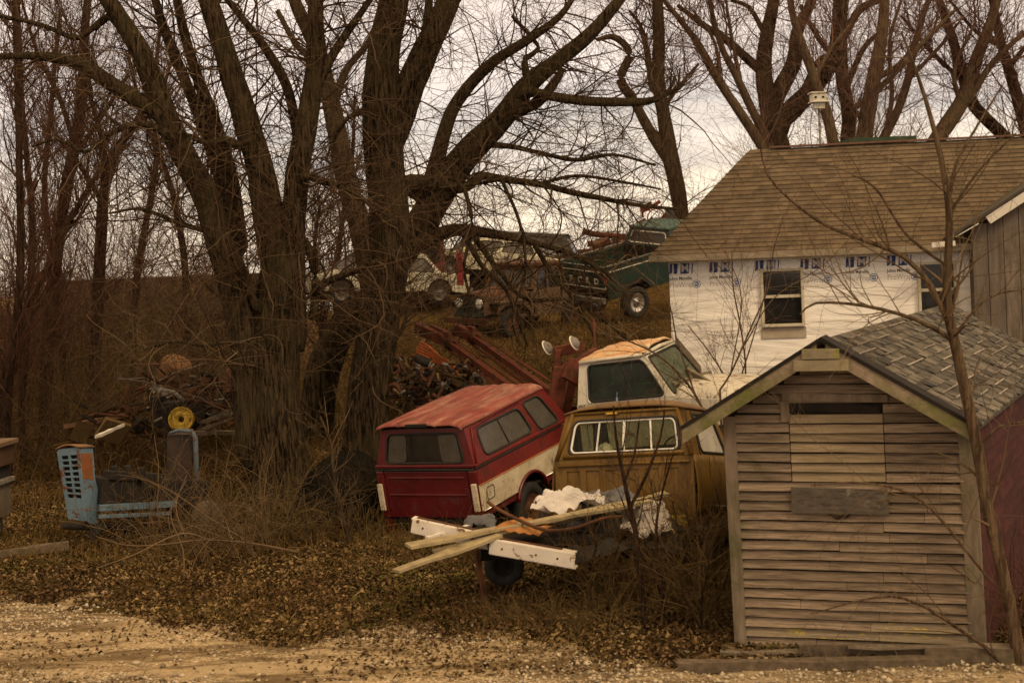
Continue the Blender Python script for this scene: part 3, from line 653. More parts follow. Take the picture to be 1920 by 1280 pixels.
for (u, w, HS) in ((.03, .12, 2.22), (W_ - .05, .15, 2.08)):
    b = MB(); q = nrm * .035
    b.add([S(u - w / 2, 0, -.1) + q, S(u + w / 2, 0, -.1) + q, S(u + w / 2, 0, HS) + q, S(u - w / 2, 0, HS) + q, S(u - w / 2, .07, -.1), S(u + w / 2, .07, -.1), S(u + w / 2, .07, HS), S(u - w / 2, .07, HS)],
          [(0, 1, 2, 3), (4, 7, 6, 5), (0, 3, 7, 4), (1, 5, 6, 2)]); b.obj('corner_post', trim, sh, bevel=.006)
DP = 6.0; HS = 2.2
b = MB(); z = .0
redm = mat_var('dark_red_siding', (.028, .005, .004), (.062, .012, .009), 4, .9, (1, 1, 3), .5, .02, isl=.25, patch=(.05, .03, .02), pscale=2, plo=.58, phi=.68)
sn = Vector((math.cos(R(27)), -math.sin(R(27)), 0))
while z < 1.94:
    v = .09
    while v < DP:
        l = random.uniform(.5, .9); v2 = min(v + l, DP)
        b.add([S(W_, v, z) + sn * .03, S(W_, v2 - .006, z) + sn * .03, S(W_, v2 - .006, z + .125) + sn * .008, S(W_, v, z + .125) + sn * .008, S(W_, v, z) + sn * .01, S(W_, v2 - .006, z) + sn * .01], [(0, 1, 2, 3), (4, 5, 1, 0)]); v = v2
    z += .12
b.add([S(W_, .05, 0), S(W_, DP, 0), S(W_, DP, 2.1), S(W_, .05, 2.1)], [(0, 1, 2, 3)])
b.obj('side_wall', redm, sh)
b = MB(); b.add([S(0, .05, 0), S(0, DP, 0), S(0, DP, HS), S(0, .05, HS)], [(0, 1, 2, 3)]); b.add([S(0, DP, 0), S(W_, DP, 0), S(W_, DP, APX - PT * (W_ - U0)), S(U0, DP, APX), S(0, DP, APX - PT * U0)], [(0, 1, 2, 3, 4)]); b.obj('rear_walls', clap, sh)
# roof
OV = .34; FO = .30
pitch = (APX - HS) / (W_ / 2); 
def RF(side, t, v, lift=0):   # t 0 at ridge .. 1 at eave edge
    w = 1.34; u = U0 + side * w * t; z = APX + .06 - PT * w * t
    return S(u, v, z) + Vector((0, 0, lift))
rmat = mat_var('old_wood_shingle', (.032, .027, .021), (.115, .097, .075), 6, .9, (1, 1, 1), .7, .01, isl=.65, patch=(.22, .185, .14), pscale=6, plo=.62, phi=.68)
rs_ = MB()
for side in (-1, 1):
    n = 14
    for k in range(n):
        t0 = 1 - k / n; t1 = max(0, 1 - (k + 1.25) / n); v = -FO
        while v < DP + .2:
            l = random.uniform(.09, .20); v2 = v + l - .004; lift = random.uniform(.010, .024); tl = random.uniform(-.006, .008); d0 = random.uniform(-.012, .012) / 1.3
            if random.random() < .985:
                rs_.add([RF(side, t0 + d0, v, lift + tl), RF(side, t0 + d0, v2, lift), RF(side, t1, v2, .004), RF(side, t1, v, .004), RF(side, t0 + d0, v, 0), RF(side, t0 + d0, v2, 0)], [(0, 1, 2, 3) if side > 0 else (3, 2, 1, 0), (4, 5, 1, 0)])
            v += l

for side in (-1, 1):
    rs_.add([RF(side, 0, -FO + .01, 0), RF(side, 1, -FO + .01, 0), RF(side, 1, DP + .18, 0), RF(side, 0, DP + .18, 0), RF(side, 0, -FO + .01, -.035), RF(side, 1, -FO + .01, -.035), RF(side, 1, DP + .18, -.035), RF(side, 0, DP + .18, -.035)],
          [(0, 1, 2, 3), (7, 6, 5, 4), (0, 4, 5, 1), (1, 5, 6, 2), (2, 6, 7, 3)])
b.obj('roof_deck', mat_var('dark_roof_deck', (.03, .022, .016), (.07, .05, .035), 5), sh)
b = rs_                                        # pale edge laths showing between shingle courses
for k in range(1, 14):
    for _ in range(3):
        v = random.uniform(-.1, DP - 1); l = random.uniform(.25, .8); t = 1 - k / 14
        b.bar(RF(1, t, v, .022), RF(1, t, v + l, .024), .014, .010, 1)
b.obj('roof', [rmat, mat_var('pale_lath', (.17, .14, .11), (.32, .27, .22), 5, isl=.4)], sh)
for side in (-1, 1):
    b = MB(); q = nrm * .02
    pts = [RF(side, .03, -FO, -.0), RF(side, 1.0, -FO, -.0), RF(side, 1.0, -FO, -.15), RF(side, .03, -FO, -.15)]
    b.add([p + q for p in pts] + [p - nrm * .015 for p in pts], [(0, 1, 2, 3), (7, 6, 5, 4), (0, 4, 5, 1), (1, 5, 6, 2), (2, 6, 7, 3), (3, 7, 4, 0)])
    o = b.obj('rake_board', mossy, sh, bevel=.004)
    b = MB(); b.add([RF(side, 0, -FO, .03) + q * 1.6, RF(side, 1.01, -FO, .03) + q * 1.6, RF(side, 1.01, -FO, -.012) + q * 1.6, RF(side, 0, -FO, -.012) + q * 1.6, RF(side, 0, -FO + .2, .035), RF(side, 1.01, -FO + .2, .035)], [(0, 1, 2, 3), (4, 5, 1, 0)]); b.obj('dark_edge', M['dark'], o)
b = MB(); q = nrm * (FO * .95)
for (z0, z1, w_) in ((APX - .115, APX - .02, .17), (APX - .225, APX - .125, .25)):
    b.box(S(U0, -FO - .03, (z0 + z1) / 2), (w_ * 2, .05, z1 - z0), (0, 0, -R(17)))
b.obj('apex_blocks', mat_var('mossy_apex_wood', (.16, .13, .08), (.30, .25, .16), 5, patch=(.25, .25, .06), pscale=4, plo=.5, phi=.62), sh, bevel=.004)

# boards and timbers lying along the foot of the shed
def plank(name, a, b_, w, h, mat, label, cat_='plank', group=None, bow=0.0, up=(0, 0, 1), kind=None):
    a, b_ = Vector(a), Vector(b_); mb = MB(); n = 7
    d = (b_ - a).normalized(); sx = d.cross(Vector(up)).normalized(); uz = sx.cross(d); vs = []
    for i in range(n):
        t = i / (n - 1); c = a.lerp(b_, t) + Vector((0, 0, bow * math.sin(math.pi * t) + random.uniform(-.004, .004))); tw = random.uniform(-.01, .01)
        for (p, q) in ((-1, -1), (1, -1), (1, 1), (-1, 1)): vs.append(c + sx * p * w / 2 + uz * (q * h / 2 + tw * p))
    fs = [(i * 4 + k, i * 4 + (k + 1) % 4, i * 4 + 4 + (k + 1) % 4, i * 4 + 4 + k) for i in range(n - 1) for k in range(4)] + [(3, 2, 1, 0), tuple((n - 1) * 4 + k for k in range(4))]
    mb.add(vs, fs); o = mb.obj(name, mat, bevel=.003, recalc=True); return tag(o, label, cat_, group)
oldw = mat_var('old_damp_timber', (.06, .042, .028), (.15, .11, .07), 4, .95, (3, 3, 3), .6, .01, patch=(.10, .085, .035), pscale=2, plo=.55, phi=.7)
def gp(x, y, Y, dz=0): p = P(x, y, Y); return (p[0], Y, gz(p[0], Y) + dz)
plank('timber', gp(1270, 1250, 13.0, .04), gp(1800, 1258, 12.8, .04), .12, .10, oldw, 'long dark timber lying left to right in front of the shed', 'timber')
plank('board', gp(1500, 1240, 13.25, .07), gp(1735, 1250, 12.98, .08), .03, .13, oldw, 'short upright board leaning at the foot of the shed wall', 'board')
plank('board', gp(1735, 1250, 12.9, .07), gp(1990, 1235, 12.65, .07), .05, .17, oldw, 'thick grey board at the bottom right corner of the photo', 'board')
plank('board', gp(1590, 1215, 13.12, .12), gp(1960, 1225, 12.72, .17), .11, .025, trim, 'thin pale board resting above the timbers right of the shed', 'board')
plank('board', gp(1350, 1225, 13.45, .03), gp(1600, 1230, 13.25, .03), .14, .03, trim, 'flat grey board against the base of the shed', 'board')

# barn and shack far left
bn = empty('barn', (P(285, 700, 43)[0], 43, 0), label='long low dark barn with a pale roof edge behind the left trees', cat='barn'); bn.rotation_euler = (0, 0, R(6))
zr = P(285, 522, 45)[2]; ze = P(285, 585, 43)[2]; g0 = gz(bn.location.x, 43)
b = MB(); b.box((0, 2.5, (ze + g0) / 2 - .2), (6.4, 5, ze - g0 + .4)); b.obj('wall', mat_var('dark_maroon_boards', (.020, .009, .007), (.045, .02, .014), 5, .9, (8, 8, .3), .4, .02), bn)
b = MB(); b.add([(-3.5, -.3, ze - .05), (3.5, -.3, ze - .05), (3.5, 2.5, zr), (-3.5, 2.5, zr), (3.5, 5.3, ze), (-3.5, 5.3, ze)], [(0, 1, 2, 3), (3, 2, 4, 5)]); b.obj('roof', mat_var('dark_brown_roofing', (.018, .011, .007), (.034, .022, .014), 4, .95, spec=.05), bn, solid=.06)
b = MB(); b.box((0, 2.45, zr + .03), (7.05, .10, .03)); b.obj('ridge_cap', mat_var('dull_ridge_metal', (.10, .075, .05), (.22, .17, .12), 1.5, .7), bn)
sk = empty('shack', (P(28, 625, 47)[0], 47, 0), label='small orange tan shack at the far left edge', cat='shack'); g0 = gz(sk.location.x, 47); zt = P(28, 590, 47)[2]
b = MB(); b.box((0, 0, (zt + g0) / 2), (2.2, 2, zt - g0)); b.obj('wall', mat_var('orange_tan_wall', (.30, .15, .06), (.40, .22, .1), 3), sk)
b = MB(); b.add([(-1.4, -1.3, zt), (1.4, -1.3, zt), (1.3, 0, zt + .55), (-1.3, 0, zt + .55), (1.4, 1.3, zt), (-1.4, 1.3, zt)], [(0, 1, 2, 3), (3, 2, 4, 5)]); b.obj('roof', mat_var('tan_roof', (.24, .15, .08), (.34, .24, .13), 3), sk, solid=.06)

# ---------------------------------------------------------------- vehicles
def wheel(parent, c, r, w, axis='X', rimc=None, name='wheel', rimr=.6):
    rt = Matrix.Rotation(R(90), 4, 'Y') if axis == 'X' else Matrix.Rotation(R(90), 4, 'X')
    Mx = Matrix.Translation(c) @ rt
    b = MB(); b.lathe([(r * rimr, -w / 2), (r * .93, -w / 2), (r, -w / 3), (r, w / 3), (r * .93, w / 2), (r * rimr, w / 2), (r * rimr, -w / 2)], 28, Mx); o = b.obj(name, M['black'], parent)
    for sgn in (1, -1):
        b2 = MB(); b2.lathe([(0.001, sgn * w * .34), (r * .16, sgn * w * .36), (r * .2, sgn * w * .22), (r * rimr * .7, sgn * w * .25), (r * rimr * .9, sgn * w * .42), (r * rimr, sgn * w * .44), (r * rimr, sgn * w * .1)], 22, Mx)
        b2.obj('rim', rimc or M['steel'], o)
    return o
def arch(cy, cz, r, a0, a1, n=12): return [(cy + r * math.cos(R(a0 + (a1 - a0) * i / n)), cz + r * math.sin(R(a0 + (a1 - a0) * i / n))) for i in range(n + 1)]

def red_truck():
    t = empty('pickup_truck', M=YPR((-1.16, 19.57, -.31), -32.1, 7.5, -3.1), label='dusty red and white pickup bed with red cap sunk nose up beside big tree', cat='pickup truck')
    h = .83; L_ = 2.6; zb, zr = .60, 1.27; cy, cz, ra = 1.28, .44, .43
    for sg in (1, -1):
        X = sg * h; fm = lambda y, z: Vector((X + sg * (.025 * math.sin(math.pi * min(1, max(0, (z - zb) / (zr - zb))))), y, z)); nr = (sg, 0, 0)
        # red lower strip, white band, red top
        zl = .70; zw = 1.06
        b = MB()
        b.plate([(0, zb), (cy - ra * .93, zb)] + arch(cy, cz, ra, 158, 143, 3) + [(0, zl)], [], fm, nr, .03)
        b.plate([(cy + ra * .93, zb), (L_, zb), (L_, zl)] + arch(cy, cz, ra, 37, 22, 3), [], fm, nr, .03)
        b.plate([(0, zw), (L_, zw), (L_, zr), (0, zr)], [], fm, nr, .03)
        o = b.obj('side_panel', M['redside'], t, bevel=.004)
        b = MB(); b.plate([(0, zl + .002)] + arch(cy, cz, ra, 143, 37, 14) + [(L_, zl + .002), (L_, zw - .002), (0, zw - .002)], [], fm, nr, .03); b.obj('side_band', M['bandwhite'], t)
        b = MB(); b.tube([Vector((X + sg * .03, y, z)) for y, z in arch(cy, cz, ra, 165, 15, 16)], .028, 8); b.obj('wheel_arch', M['red'], t)
        b = MB(); b.tube([(X + sg * .032, .02, zl), (X + sg * .032, cy - ra + .05, zl)], .009, 6); b.tube([(X + sg * .032, cy + ra - .05, zl), (X + sg * .032, L_, zl)], .009, 6); b.obj('chrome_strip', M['chrome'], t)
        b = MB(); b.tube([(X + sg * .034, .02, zw), (X + sg * .034, L_, zw)], .007, 6); b.obj('orange_pinstripe', M['orange'], t)
        if sg == 1:
            b = MB(); b.tube([fm(.24 + (y - .5) * .18, .90 + (z - .5) * .17) + Vector((.004, 0, 0)) for y, z in rrect(0, 1, 0, 1, .2, .2, 6)], .0045, 5, closed=True); b.obj('fuel_door', M['dark'], t)
    # body rail gap, tailgate
    b = MB(); b.box((0, -.0, (zb + zr) / 2), (2 * h - .26, .05, zr - zb - .02)); 
    for z in (1.17, .93): b.box((0, -.030, z), (2 * h - .36, .016, .03))
    b.obj('tailgate', M['red'], t, bevel=.012)
    for sg in (1, -1):
        b = MB(); b.box((sg * (h - .055), .0, (zb + zr) / 2), (.13, .07, zr - zb)); b.obj('corner_post', M['red'], t, bevel=.02)
        b = MB(); b.box((sg * (h - .035), -.045, .90), (.085, .035, .38)); b.obj('tail_lamp', M['bandwhite'], t, bevel=.01)
    b = MB(); b.box((0, .05, zb - .05), (2 * h - .1, .08, .09)); b.box((0, L_ / 2, zb - .03), (2 * h - .5, L_, .08)); b.obj('chassis', M['dark'], t)
    b = MB(); b.box((0, L_ / 2, zb + .06), (2 * h - .06, L_, .04)); b.box((0, L_, .93), (2 * h - .06, .04, zr - zb)); b.obj('bed_floor', M['dark'], t)
    b = MB(); b.box((-h + .08, -.02, zb - .13), (.12, .05, .22)); b.obj('hanging_bracket', M['red'], t)
    # cap
    zc = 1.305; zt = 1.86; A = (-h, 0.0, zc); 
    RB = [(-h, 0, zc), (h, 0, zc), (.70, .06, zt - .02), (-.70, .06, zt - .02)]
    win = rrect(.09, .91, .12, .86, .05, .14)
    o = wall_with_windows(t, 'cap_rear_wall', RB, [win], M['red'], .03, M['glass_dark'], M['black'], .015, wname='rear_window')
    f, n = quadmap(*RB)
    for (a0, a1) in ((.11, .31), (.68, .885)):
        b = MB(); b.plate(rrect(a0, a1, .15, .83, .03, .1), [], lambda s_, t_: f(s_, t_) - n * .004, n, .004); b.obj('slider_pane', M['glass_dusty'], o)
    for sg in (1, -1):
        q = [(sg * h, 0, zc), (sg * h, L_, zc), (sg * .715, 2.15, zt + .02), (sg * .70, .06, zt - .02)]
        if sg < 0: q = [q[1], q[0], q[3], q[2]]
        w1, w2 = (.12, .62, .14, .84), (.69, .90, .08, .90)
        if sg < 0: w1, w2 = (1 - w1[1], 1 - w1[0], w1[2], w1[3]), (1 - w2[1], 1 - w2[0], w2[2], w2[3])
        o = wall_with_windows(t, 'cap_side_wall', q, [rrect(*w1, .035, .17), rrect(*w2, .035, .15)], M['redside'], .03, M['glass_grey'], M['black'], .016, wname='side_window')
        f, n = quadmap(*q); mid = (w1[0] + w1[1]) / 2
        b = MB(); b.tube([f(mid, w1[2]) - n * .004, f(mid, w1[3]) - n * .004], .009, 6); b.obj('window_divider', M['black'], o)
        b = MB(); b.tube([f(.015, .06) + n * .012, f(.07, .9) + n * .01, f(.3, .96) + n * .012, f(.66, .965) + n * .01], .016, 6); b.obj('raised_bead', M['redside'], o)
        b = MB(); b.tube([(sg * (h + .005), 0, zc - .018), (sg * (h + .005), L_, zc - .018)], .016, 6); b.obj('rail_seal', M['black'], t)
        b = MB(); b.box((sg * (h + .006), L_ / 2, zc + .02), (.03, L_, .04)); b.obj('cap_lip', M['redside'], t, bevel=.008)
    b = MB(); b.tube([(-h, -.03, zc - .02), (h, -.03, zc - .02)], .016, 6); b.obj('rear_seal', M['black'], t)
    b = MB(); b.box((0, -.02, zc + .025), (2 * h, .045, .045)); b.obj('cap_rear_lip', M['red'], t, bevel=.01)
    q = [(h, L_, zc), (-h, L_, zc), (-.715, 2.15, zt + .02), (.715, 2.15, zt + .02)]
    wall_with_windows(t, 'cap_front_wall', q, [rrect(.15, .85, .2, .8)], M['redside'], .03, M['glass_dusty'], M['black'], .014, wname='front_window')
    # roof skin
    nx, ny = 46, 40; vs = []; fs = []
    for j in range(ny + 1):
        for i in range(nx + 1):
            u = i / nx * 2 - 1; v = j / ny; y = -.045 + v * (2.17 + .045)
            hw = .725 + .012 * math.sin(v * 3.14)
            edge = min(1 - abs(u), 1) ; e2 = min(v, 1 - v)
            z = zt + .025 + .035 * v + .035 * min(1, (1 - abs(u)) / .22) + .012 * (1 - u * u) - .04 * max(0, 1 - edge / .04) ** 2 - .03 * max(0, 1 - e2 / .03) ** 2
            for rc in (-.42, .42): z += -.018 * math.exp(-((u - rc) / .035) ** 2)
            z += -.012 * math.exp(-((u) / .05) ** 2)
            for rc in (-.14, .14): z += .008 * math.exp(-((u - rc) / .04) ** 2)
            z += .004 * math.sin(u * 9 + v * 7)
            vs.append((u * hw, y, z)); 
    for j in range(ny):
        for i in range(nx): a = j * (nx + 1) + i; fs.append((a, a + 1, a + nx + 2, a + nx + 1))
    b = MB(); b.add(vs, fs, 0, None, True); b.obj('cap_roof', M['redfade'], t, solid=.02)
    b = MB(); b.box((0, -.045, zt + .045), (.36, .04, .05)); b.obj('roof_hinge', M['dark'], t, bevel=.01)
    for sg in (1, -1): wheel(t, (sg * (h - .12), cy, .36), .36, .22, 'X', M['rust'])
    b = MB(); b.tube([(-h + .2, cy, .36), (h - .2, cy, .36)], .05, 8); b.obj('axle', M['rust'], t)
red_truck()

def tan_cab():
    t = empty('pickup_cab', M=YPR((1.22, 16.98, .15), -26.5, -9.7, -4.0), label='mustard yellow pickup cab without its bed, seen from behind', cat='pickup cab')
    h = .90; zb, zs, zt = .50, 1.22, 1.80; L_ = 1.5
    # lower rear wall and shoulder
    f, n = quadmap((-h, 0, zb), (h, 0, zb), (h, 0, zs), (-h, 0, zs)); b = MB()
    holes = []
    for k in range(6): x0 = .085 + k * .142; holes.append([(x0, .30), (x0 + .10, .30), (x0 + .10, .80), (x0, .80)])
    b.plate([(0, 0), (1, 0), (1, 1), (0, 1)], holes, f, n, .016); o = b.obj('rear_panel', M['mustard'], t, bevel=.006)
    b = MB(); b.box((0, .022, (zb + zs) / 2), (2 * h - .02, .014, zs - zb - .02)); b.obj('inner_skin', M['mustard'], o)
    b = MB(); b.tube([(-h + .05, -.012, zs - .075), (h - .05, -.012, zs - .075)], .017, 8); b.obj('pressed_bead', M['mustard'], t)
    b = MB(); b.box((0, -.01, zb - .055), (2 * h - .04, .06, .15)); b.plate([(.6, zb), (.76, zb), (.745, zb - .3), (.70, zb - .3), (.66, zb - .1)], [], lambda x, z: Vector((x, -.03, z)), (0, -1, 0), .02); b.obj('sill_patch', M['yellowrust'], t, bevel=.01)
    # upper rear wall with wide window
    q = [(-h + .02, 0.0, zs), (h - .02, 0.0, zs), (.775, .12, zt), (-.775, .12, zt)]
    wl = rrect(.085, .925, .10, .80, .045, .14, 5)
    o = wall_with_windows(t, 'rear_wall', q, [wl], M['mustard'], .035, M['glass'], M['black'], .022, bevel=.006, wname='rear_window', fname='window_seal')
    f, n = quadmap(*q)
    b = MB(); c = (.505, .465); ins = [(c[0] + (x - c[0]) * .965, c[1] + (y - c[1]) * .92) for x, y in wl]; b.tube([f(*p) + n * .004 for p in ins], .015, 6, closed=True)
    for s_ in (.30, .505, .715): b.bar(f(s_, .16) + n * .002, f(s_, .775) + n * .002, .02 if s_ != .505 else .032, .012)
    b.obj('window_frame', mat_var('dull_white_trim', (.55, .52, .47), (.7, .67, .6), 5, .4), o)
    b = MB(); b.tube([f(.05, .06) + n * .004, f(.95, .06) + n * .004], .028, 8); b.tube([f(-.0, .0) + n * .0, f(.035, .5), f(.06, .97)], .03, 8); b.tube([f(1, .0), f(.965, .5), f(.94, .97)], .03, 8); b.tube([f(.05, .96) + n * .005, f(.95, .96) + n * .005], .02, 8); b.obj('pressed_surround', M['mustard'], o)
    b = MB(); b.box(f(.40, .93) + n * .02, (.15, .03, .022)); b.obj('cargo_lamp', M['yellow'], t, bevel=.005)
    # sides
    for sg in (1, -1):
        # lower side
        b = MB(); nn = Vector((sg, 0, 0)); pr = [(0, zb), (L_, zb), (L_, zs), (0, zs)]
        ny = 10; vs = []; fs = []
        for j in range(ny + 1):
            for i in range(9):
                z = zb + (zs - zb) * i / 8; vs.append((sg * (h + .045 * math.sin(math.pi * (i / 8) ** .8)), L_ * j / ny, z))
        for j in range(ny):
            for i in range(8): a = j * 9 + i; fs.append((a, a + 9, a + 10, a + 1) if sg > 0 else (a, a + 1, a + 10, a + 9))
        b.add(vs, fs, 0, None, True); o = b.obj('door' if True else '', M['mustard'], t, solid=.02)
        b = MB(); b.bar((sg * (h + .048), .45, zb + .0), (sg * (h + .048), .45, zs), .006, .006); b.bar((sg * (h + .04), .45, .95), (sg * (h + .04), .46, .95), .006, .006); b.obj('door_gap', M['dark'], o)
        b = MB(); b.tube([(sg * (h + .03), .03, zb + .12), (sg * (h + .04), L_, zb + .11)], .008, 6); b.obj('chrome_strip', M['chrome'], o)
        b = MB(); b.box((sg * h, L_ / 2, zb - .12), (.03, L_, .26)); b.obj('rocker', M['rust'], t, bevel=.01)
        q = [(sg * h, 0, zs), (sg * h, L_, zs), (sg * .775, L_ - .35, zt), (sg * .775, .12, zt)]
        ws = [rrect(.20, .84, .06, .86, .05, .16)]
        if sg < 0: q = [q[1], q[0], q[3], q[2]]; ws = [[(1 - x, y) for x, y in ws[0]][::-1]]
        wall_with_windows(t, 'window_pillars', q, ws, M['mustard'], .03, M['glass_pale'] if sg > 0 else M['glass'], M['black'], .018, wname='side_window', fname='window_seal')
        f2, n2 = quadmap(*q)
        b = MB(); ww = [(.17 if sg > 0 else .83, .0), (.17 if sg > 0 else .83, .92)]; b.tube([f2(*p) + n2 * .004 for p in ww], .008, 5); b.obj('door_seam', M['dark'], t)
    # roof
    nx, ny = 24, 18; vs = []; fs = []
    for j in range(ny + 1):
        for i in range(nx + 1):
            u = i / nx * 2 - 1; v = j / ny
            z = zt - .02 + .14 * (1 - abs(u) ** 3.2) ** .8 * (1 - abs(2 * v - 1) ** 4 * .6) ; vs.append((u * .80, .09 + v * (L_ - .42), z))
    for j in range(ny):
        for i in range(nx): a = j * (nx + 1) + i; fs.append((a, a + 1, a + nx + 2, a + nx + 1))
    b = MB(); b.add(vs, fs, 0, None, True); b.obj('roof', M['mustard_roof'], t, solid=.02)
    q = [(h - .02, L_ + .05, zs), (-h + .02, L_ + .05, zs), (-.775, L_ - .35, zt), (.775, L_ - .35, zt)]
    wall_with_windows(t, 'windshield_frame', q, [rrect(.05, .95, .06, .93, .04, .1)], M['mustard'], .03, M['glass'], M['black'], .015, wname='windshield')
    b = MB(); b.box((0, L_ + .55, 1.1), (2 * h - .1, 1.05, .22)); b.box((0, L_ + .55, .78), (2 * h - .2, 1.0, .42)); b.obj('hood', M['mustard'], t, bevel=.05)
    # interior
    b = MB(); b.box((0, .62, .82), (1.3, .5, .16)); b.box((0, .34, 1.03), (1.3, .13, .46), (R(-8), 0, 0)); b.obj('seat', M['rubberseat'], t, bevel=.03)
    b = MB(); b.box((0, L_ - .1, 1.12), (1.5, .3, .2)); b.obj('dashboard', M['rubberseat'], t, bevel=.03)
    b = MB(); b.tube([(-.36 + .19 * math.cos(a), .98 - .06 * math.sin(a), 1.30 + .19 * math.sin(a)) for a in np.linspace(0, 6.283, 25)[:-1]], .012, 8, closed=True); b.tube([(-.36, .99, 1.30), (-.36, 1.3, 1.12)], .02, 8); b.bar((-.54, .98, 1.3), (-.18, .98, 1.3), .02, .02)
    o = b.obj('steering_wheel', M['dark'], t); o.location = (.72, 0, 0)
    b = MB(); b.box((0, .75, zb - .04), (1.5, 1.5, .05)); b.box((-.4, .7, zb - .15), (.08, 2.4, .14)); b.box((.4, .7, zb - .15), (.08, 2.4, .14)); b.obj('chassis', M['rust'], t)
    for sg in (1, -1): wheel(t, (sg * .7, 2.1, .36), .34, .2, 'X', M['rust'])
    # hard hat on the rear shelf
    hh = MB(); Mx = t.matrix_world @ Matrix.Translation((-.31, .22, 1.27))
    hh.lathe([(.15, 0), (.155, .008), (.122, .012), (.118, .05), (.10, .10), (.06, .135), (.001, .148)], 20, Mx); hh.lathe([(.0, .10), (.025, .14), (.02, .152), (.001, .155)], 8, Mx @ Matrix.Scale(1, 4))
    tag(hh.obj('hard_hat', M['white']), 'white hard hat behind the rear window of the mustard cab', 'hard hat')
    sp = MB(); sp.box((-.31, .24, 1.24), (.36, .26, .03)); sp.obj('parcel_shelf', M['rubberseat'], t)
tan_cab()

def tow_truck():
    Mt = YPR((1.01, 20.87, .31), -22.4, 3.2, -5.3)
    t = empty('tow_truck', M=Mt, label='white tow truck with rusty roof and red boom behind the mustard cab', cat='tow truck')
    zs, zt = 1.30, 1.90; W2 = 1.75; L_ = 1.38
    # near side (y=0) and far side (y=W2): profile upper with door window
    prof = [(0.02, zs), (.10, zt - .02), (1.02, zt), (1.40, zs)]
    for (y0, dy, sg) in ((0, .13, -1), (W2, -.13, 1)):
        Q = [(0.0, y0, zs), (1.46, y0, zs), (1.08, y0 + dy, zt), (.07, y0 + dy, zt - .01)]
        if sg > 0: Q = [Q[1], Q[0], Q[3], Q[2]]
        ws = rrect(.13, .93, .04, .91, .05, .12)
        if sg > 0: ws = [(1 - x, y) for x, y in ws][::-1]
        wall_with_windows(t, 'door_frame', Q, [ws], M['cream'], .035, M['glass_green'], M['black'], .018, bevel=.005, wname='side_window', fname='window_seal')
        f2, n2 = quadmap(*Q)
        if sg < 0:
            b = MB(); b.bar(f2(.6, .05) - n2 * .015, f2(.6, .9) - n2 * .015, .02, .02); b.obj('vent_divider', M['black'], t)
            b = MB(); b.tube([f2(x, y) + n2 * .012 for x, y in rrect(.115, .86, .0, .945, .06, .14)][5:14], .008, 5, cap=True); b.obj('bright_trim', M['chrome'], t)
        b = MB(); yy = y0
        b.plate([(-.02, .62), (1.5, .62), (1.5, zs), (0, zs)], [], lambda x, z: Vector((x, y0 + sg * .03 * math.sin(math.pi * (z - .62) / (zs - .62)), z)), (0, sg, 0), .03); o = b.obj('door', M['cream'], t, bevel=.004)
        b = MB(); b.box((.19, y0 + sg * .018, 1.19), (.12, .03, .028)); b.obj('door_handle', M['dark'], o, bevel=.006)
        b = MB(); b.bar((.105, y0 + sg * .012, .66), (.105, y0 + sg * .012, zs), .008, .006); b.obj('door_gap', M['dark'], o)
        b = MB(); b.tube([(0, y0 + sg * .03, 1.04), (1.5, y0 + sg * .03, 1.05)], .012, 6); b.obj('chrome_strip', M['chrome'], o)
    # small initials on the cab corner
    b = MB()
    put_text(b, 'CJ', .09, lambda u, v: Vector((.01 + u * .8, -.014, 1.225 + v)), 0, bold=.003); b.obj('lettering', plainmat('dark_green_letters', (.03, .06, .03)), t)
    # rear wall with window
    Q = [(0, W2, zs), (0, 0, zs), (.11, .13, zt - .01), (.11, W2 - .13, zt - .01)]
    wall_with_windows(t, 'rear_wall', Q, [rrect(.12, .88, .12, .84)], M['cream'], .03, M['glass_green'], M['black'], .014, wname='rear_window')
    b = MB(); b.box((.0, W2 / 2, .95), (.04, W2 - .04, .68)); b.obj('rear_panel', M['cream'], t)
    # windshield
    Q = [(1.47, 0.03, zs), (1.47, W2 - .03, zs), (1.10, W2 - .14, zt), (1.10, .14, zt)]
    wall_with_windows(t, 'windshield_frame', Q, [rrect(.015, .985, .04, .95, .03, .1)], M['cream'], .03, M['glass_reflection_tint'], M['black'], .018, wname='windshield')
    f2, n2 = quadmap(*Q); b = MB(); b.tube([f2(.10, .03) + n2 * .03, f2(.36, .30) + n2 * .03], .008, 5); b.tube([f2(.36, .2) + n2 * .035, f2(.40, .5) + n2 * .03], .008, 5); b.obj('wiper', M['dark'], t)
    # roof
    nx, ny = 22, 22; vs = []; fs = []
    for j in range(ny + 1):
        for i in range(nx + 1):
            u = i / nx; v = j / ny * 2 - 1
            x = .07 + u * 1.02; z = zt + .02 + .12 * (1 - abs(v) ** 2.6) * (1 - .55 * abs(2 * u - 1.15) ** 3) + .006 * math.sin(i * 1.3 + j * .7)
            z += .03 * math.exp(-((u - .95) / .07) ** 2)
            vs.append((x, W2 / 2 + v * (W2 / 2 - .115), z))
    for j in range(ny):
        for i in range(nx): a = j * (nx + 1) + i; fs.append((a, a + 1, a + nx + 2, a + nx + 1))
    b = MB(); b.add(vs, fs, 0, None, True); b.obj('roof', M['rustroof'], t, solid=.02)
    b = MB(); b.tube([(.08, .11, zt + .0), (.5, .10, zt + .015), (1.04, .11, zt + .02), (1.08, .3, zt + .03), (1.10, W2 / 2, zt + .05), (1.08, W2 - .12, zt + .02)], .028, 8); b.obj('roof_gutter', M['cream'], t)
    # hood and fenders
    b = MB(); nx = 12; vs = []; fs = []
    for j in range(nx + 1):
        for i in range(9):
            u = j / nx; v = i / 8 * 2 - 1
            vs.append((1.46 + 1.15 * u, W2 / 2 + v * (W2 / 2 - .02 - .05 * u), zs + .03 - .14 * u * u + .07 * (1 - v ** 4) - .12 * abs(v) ** 8))
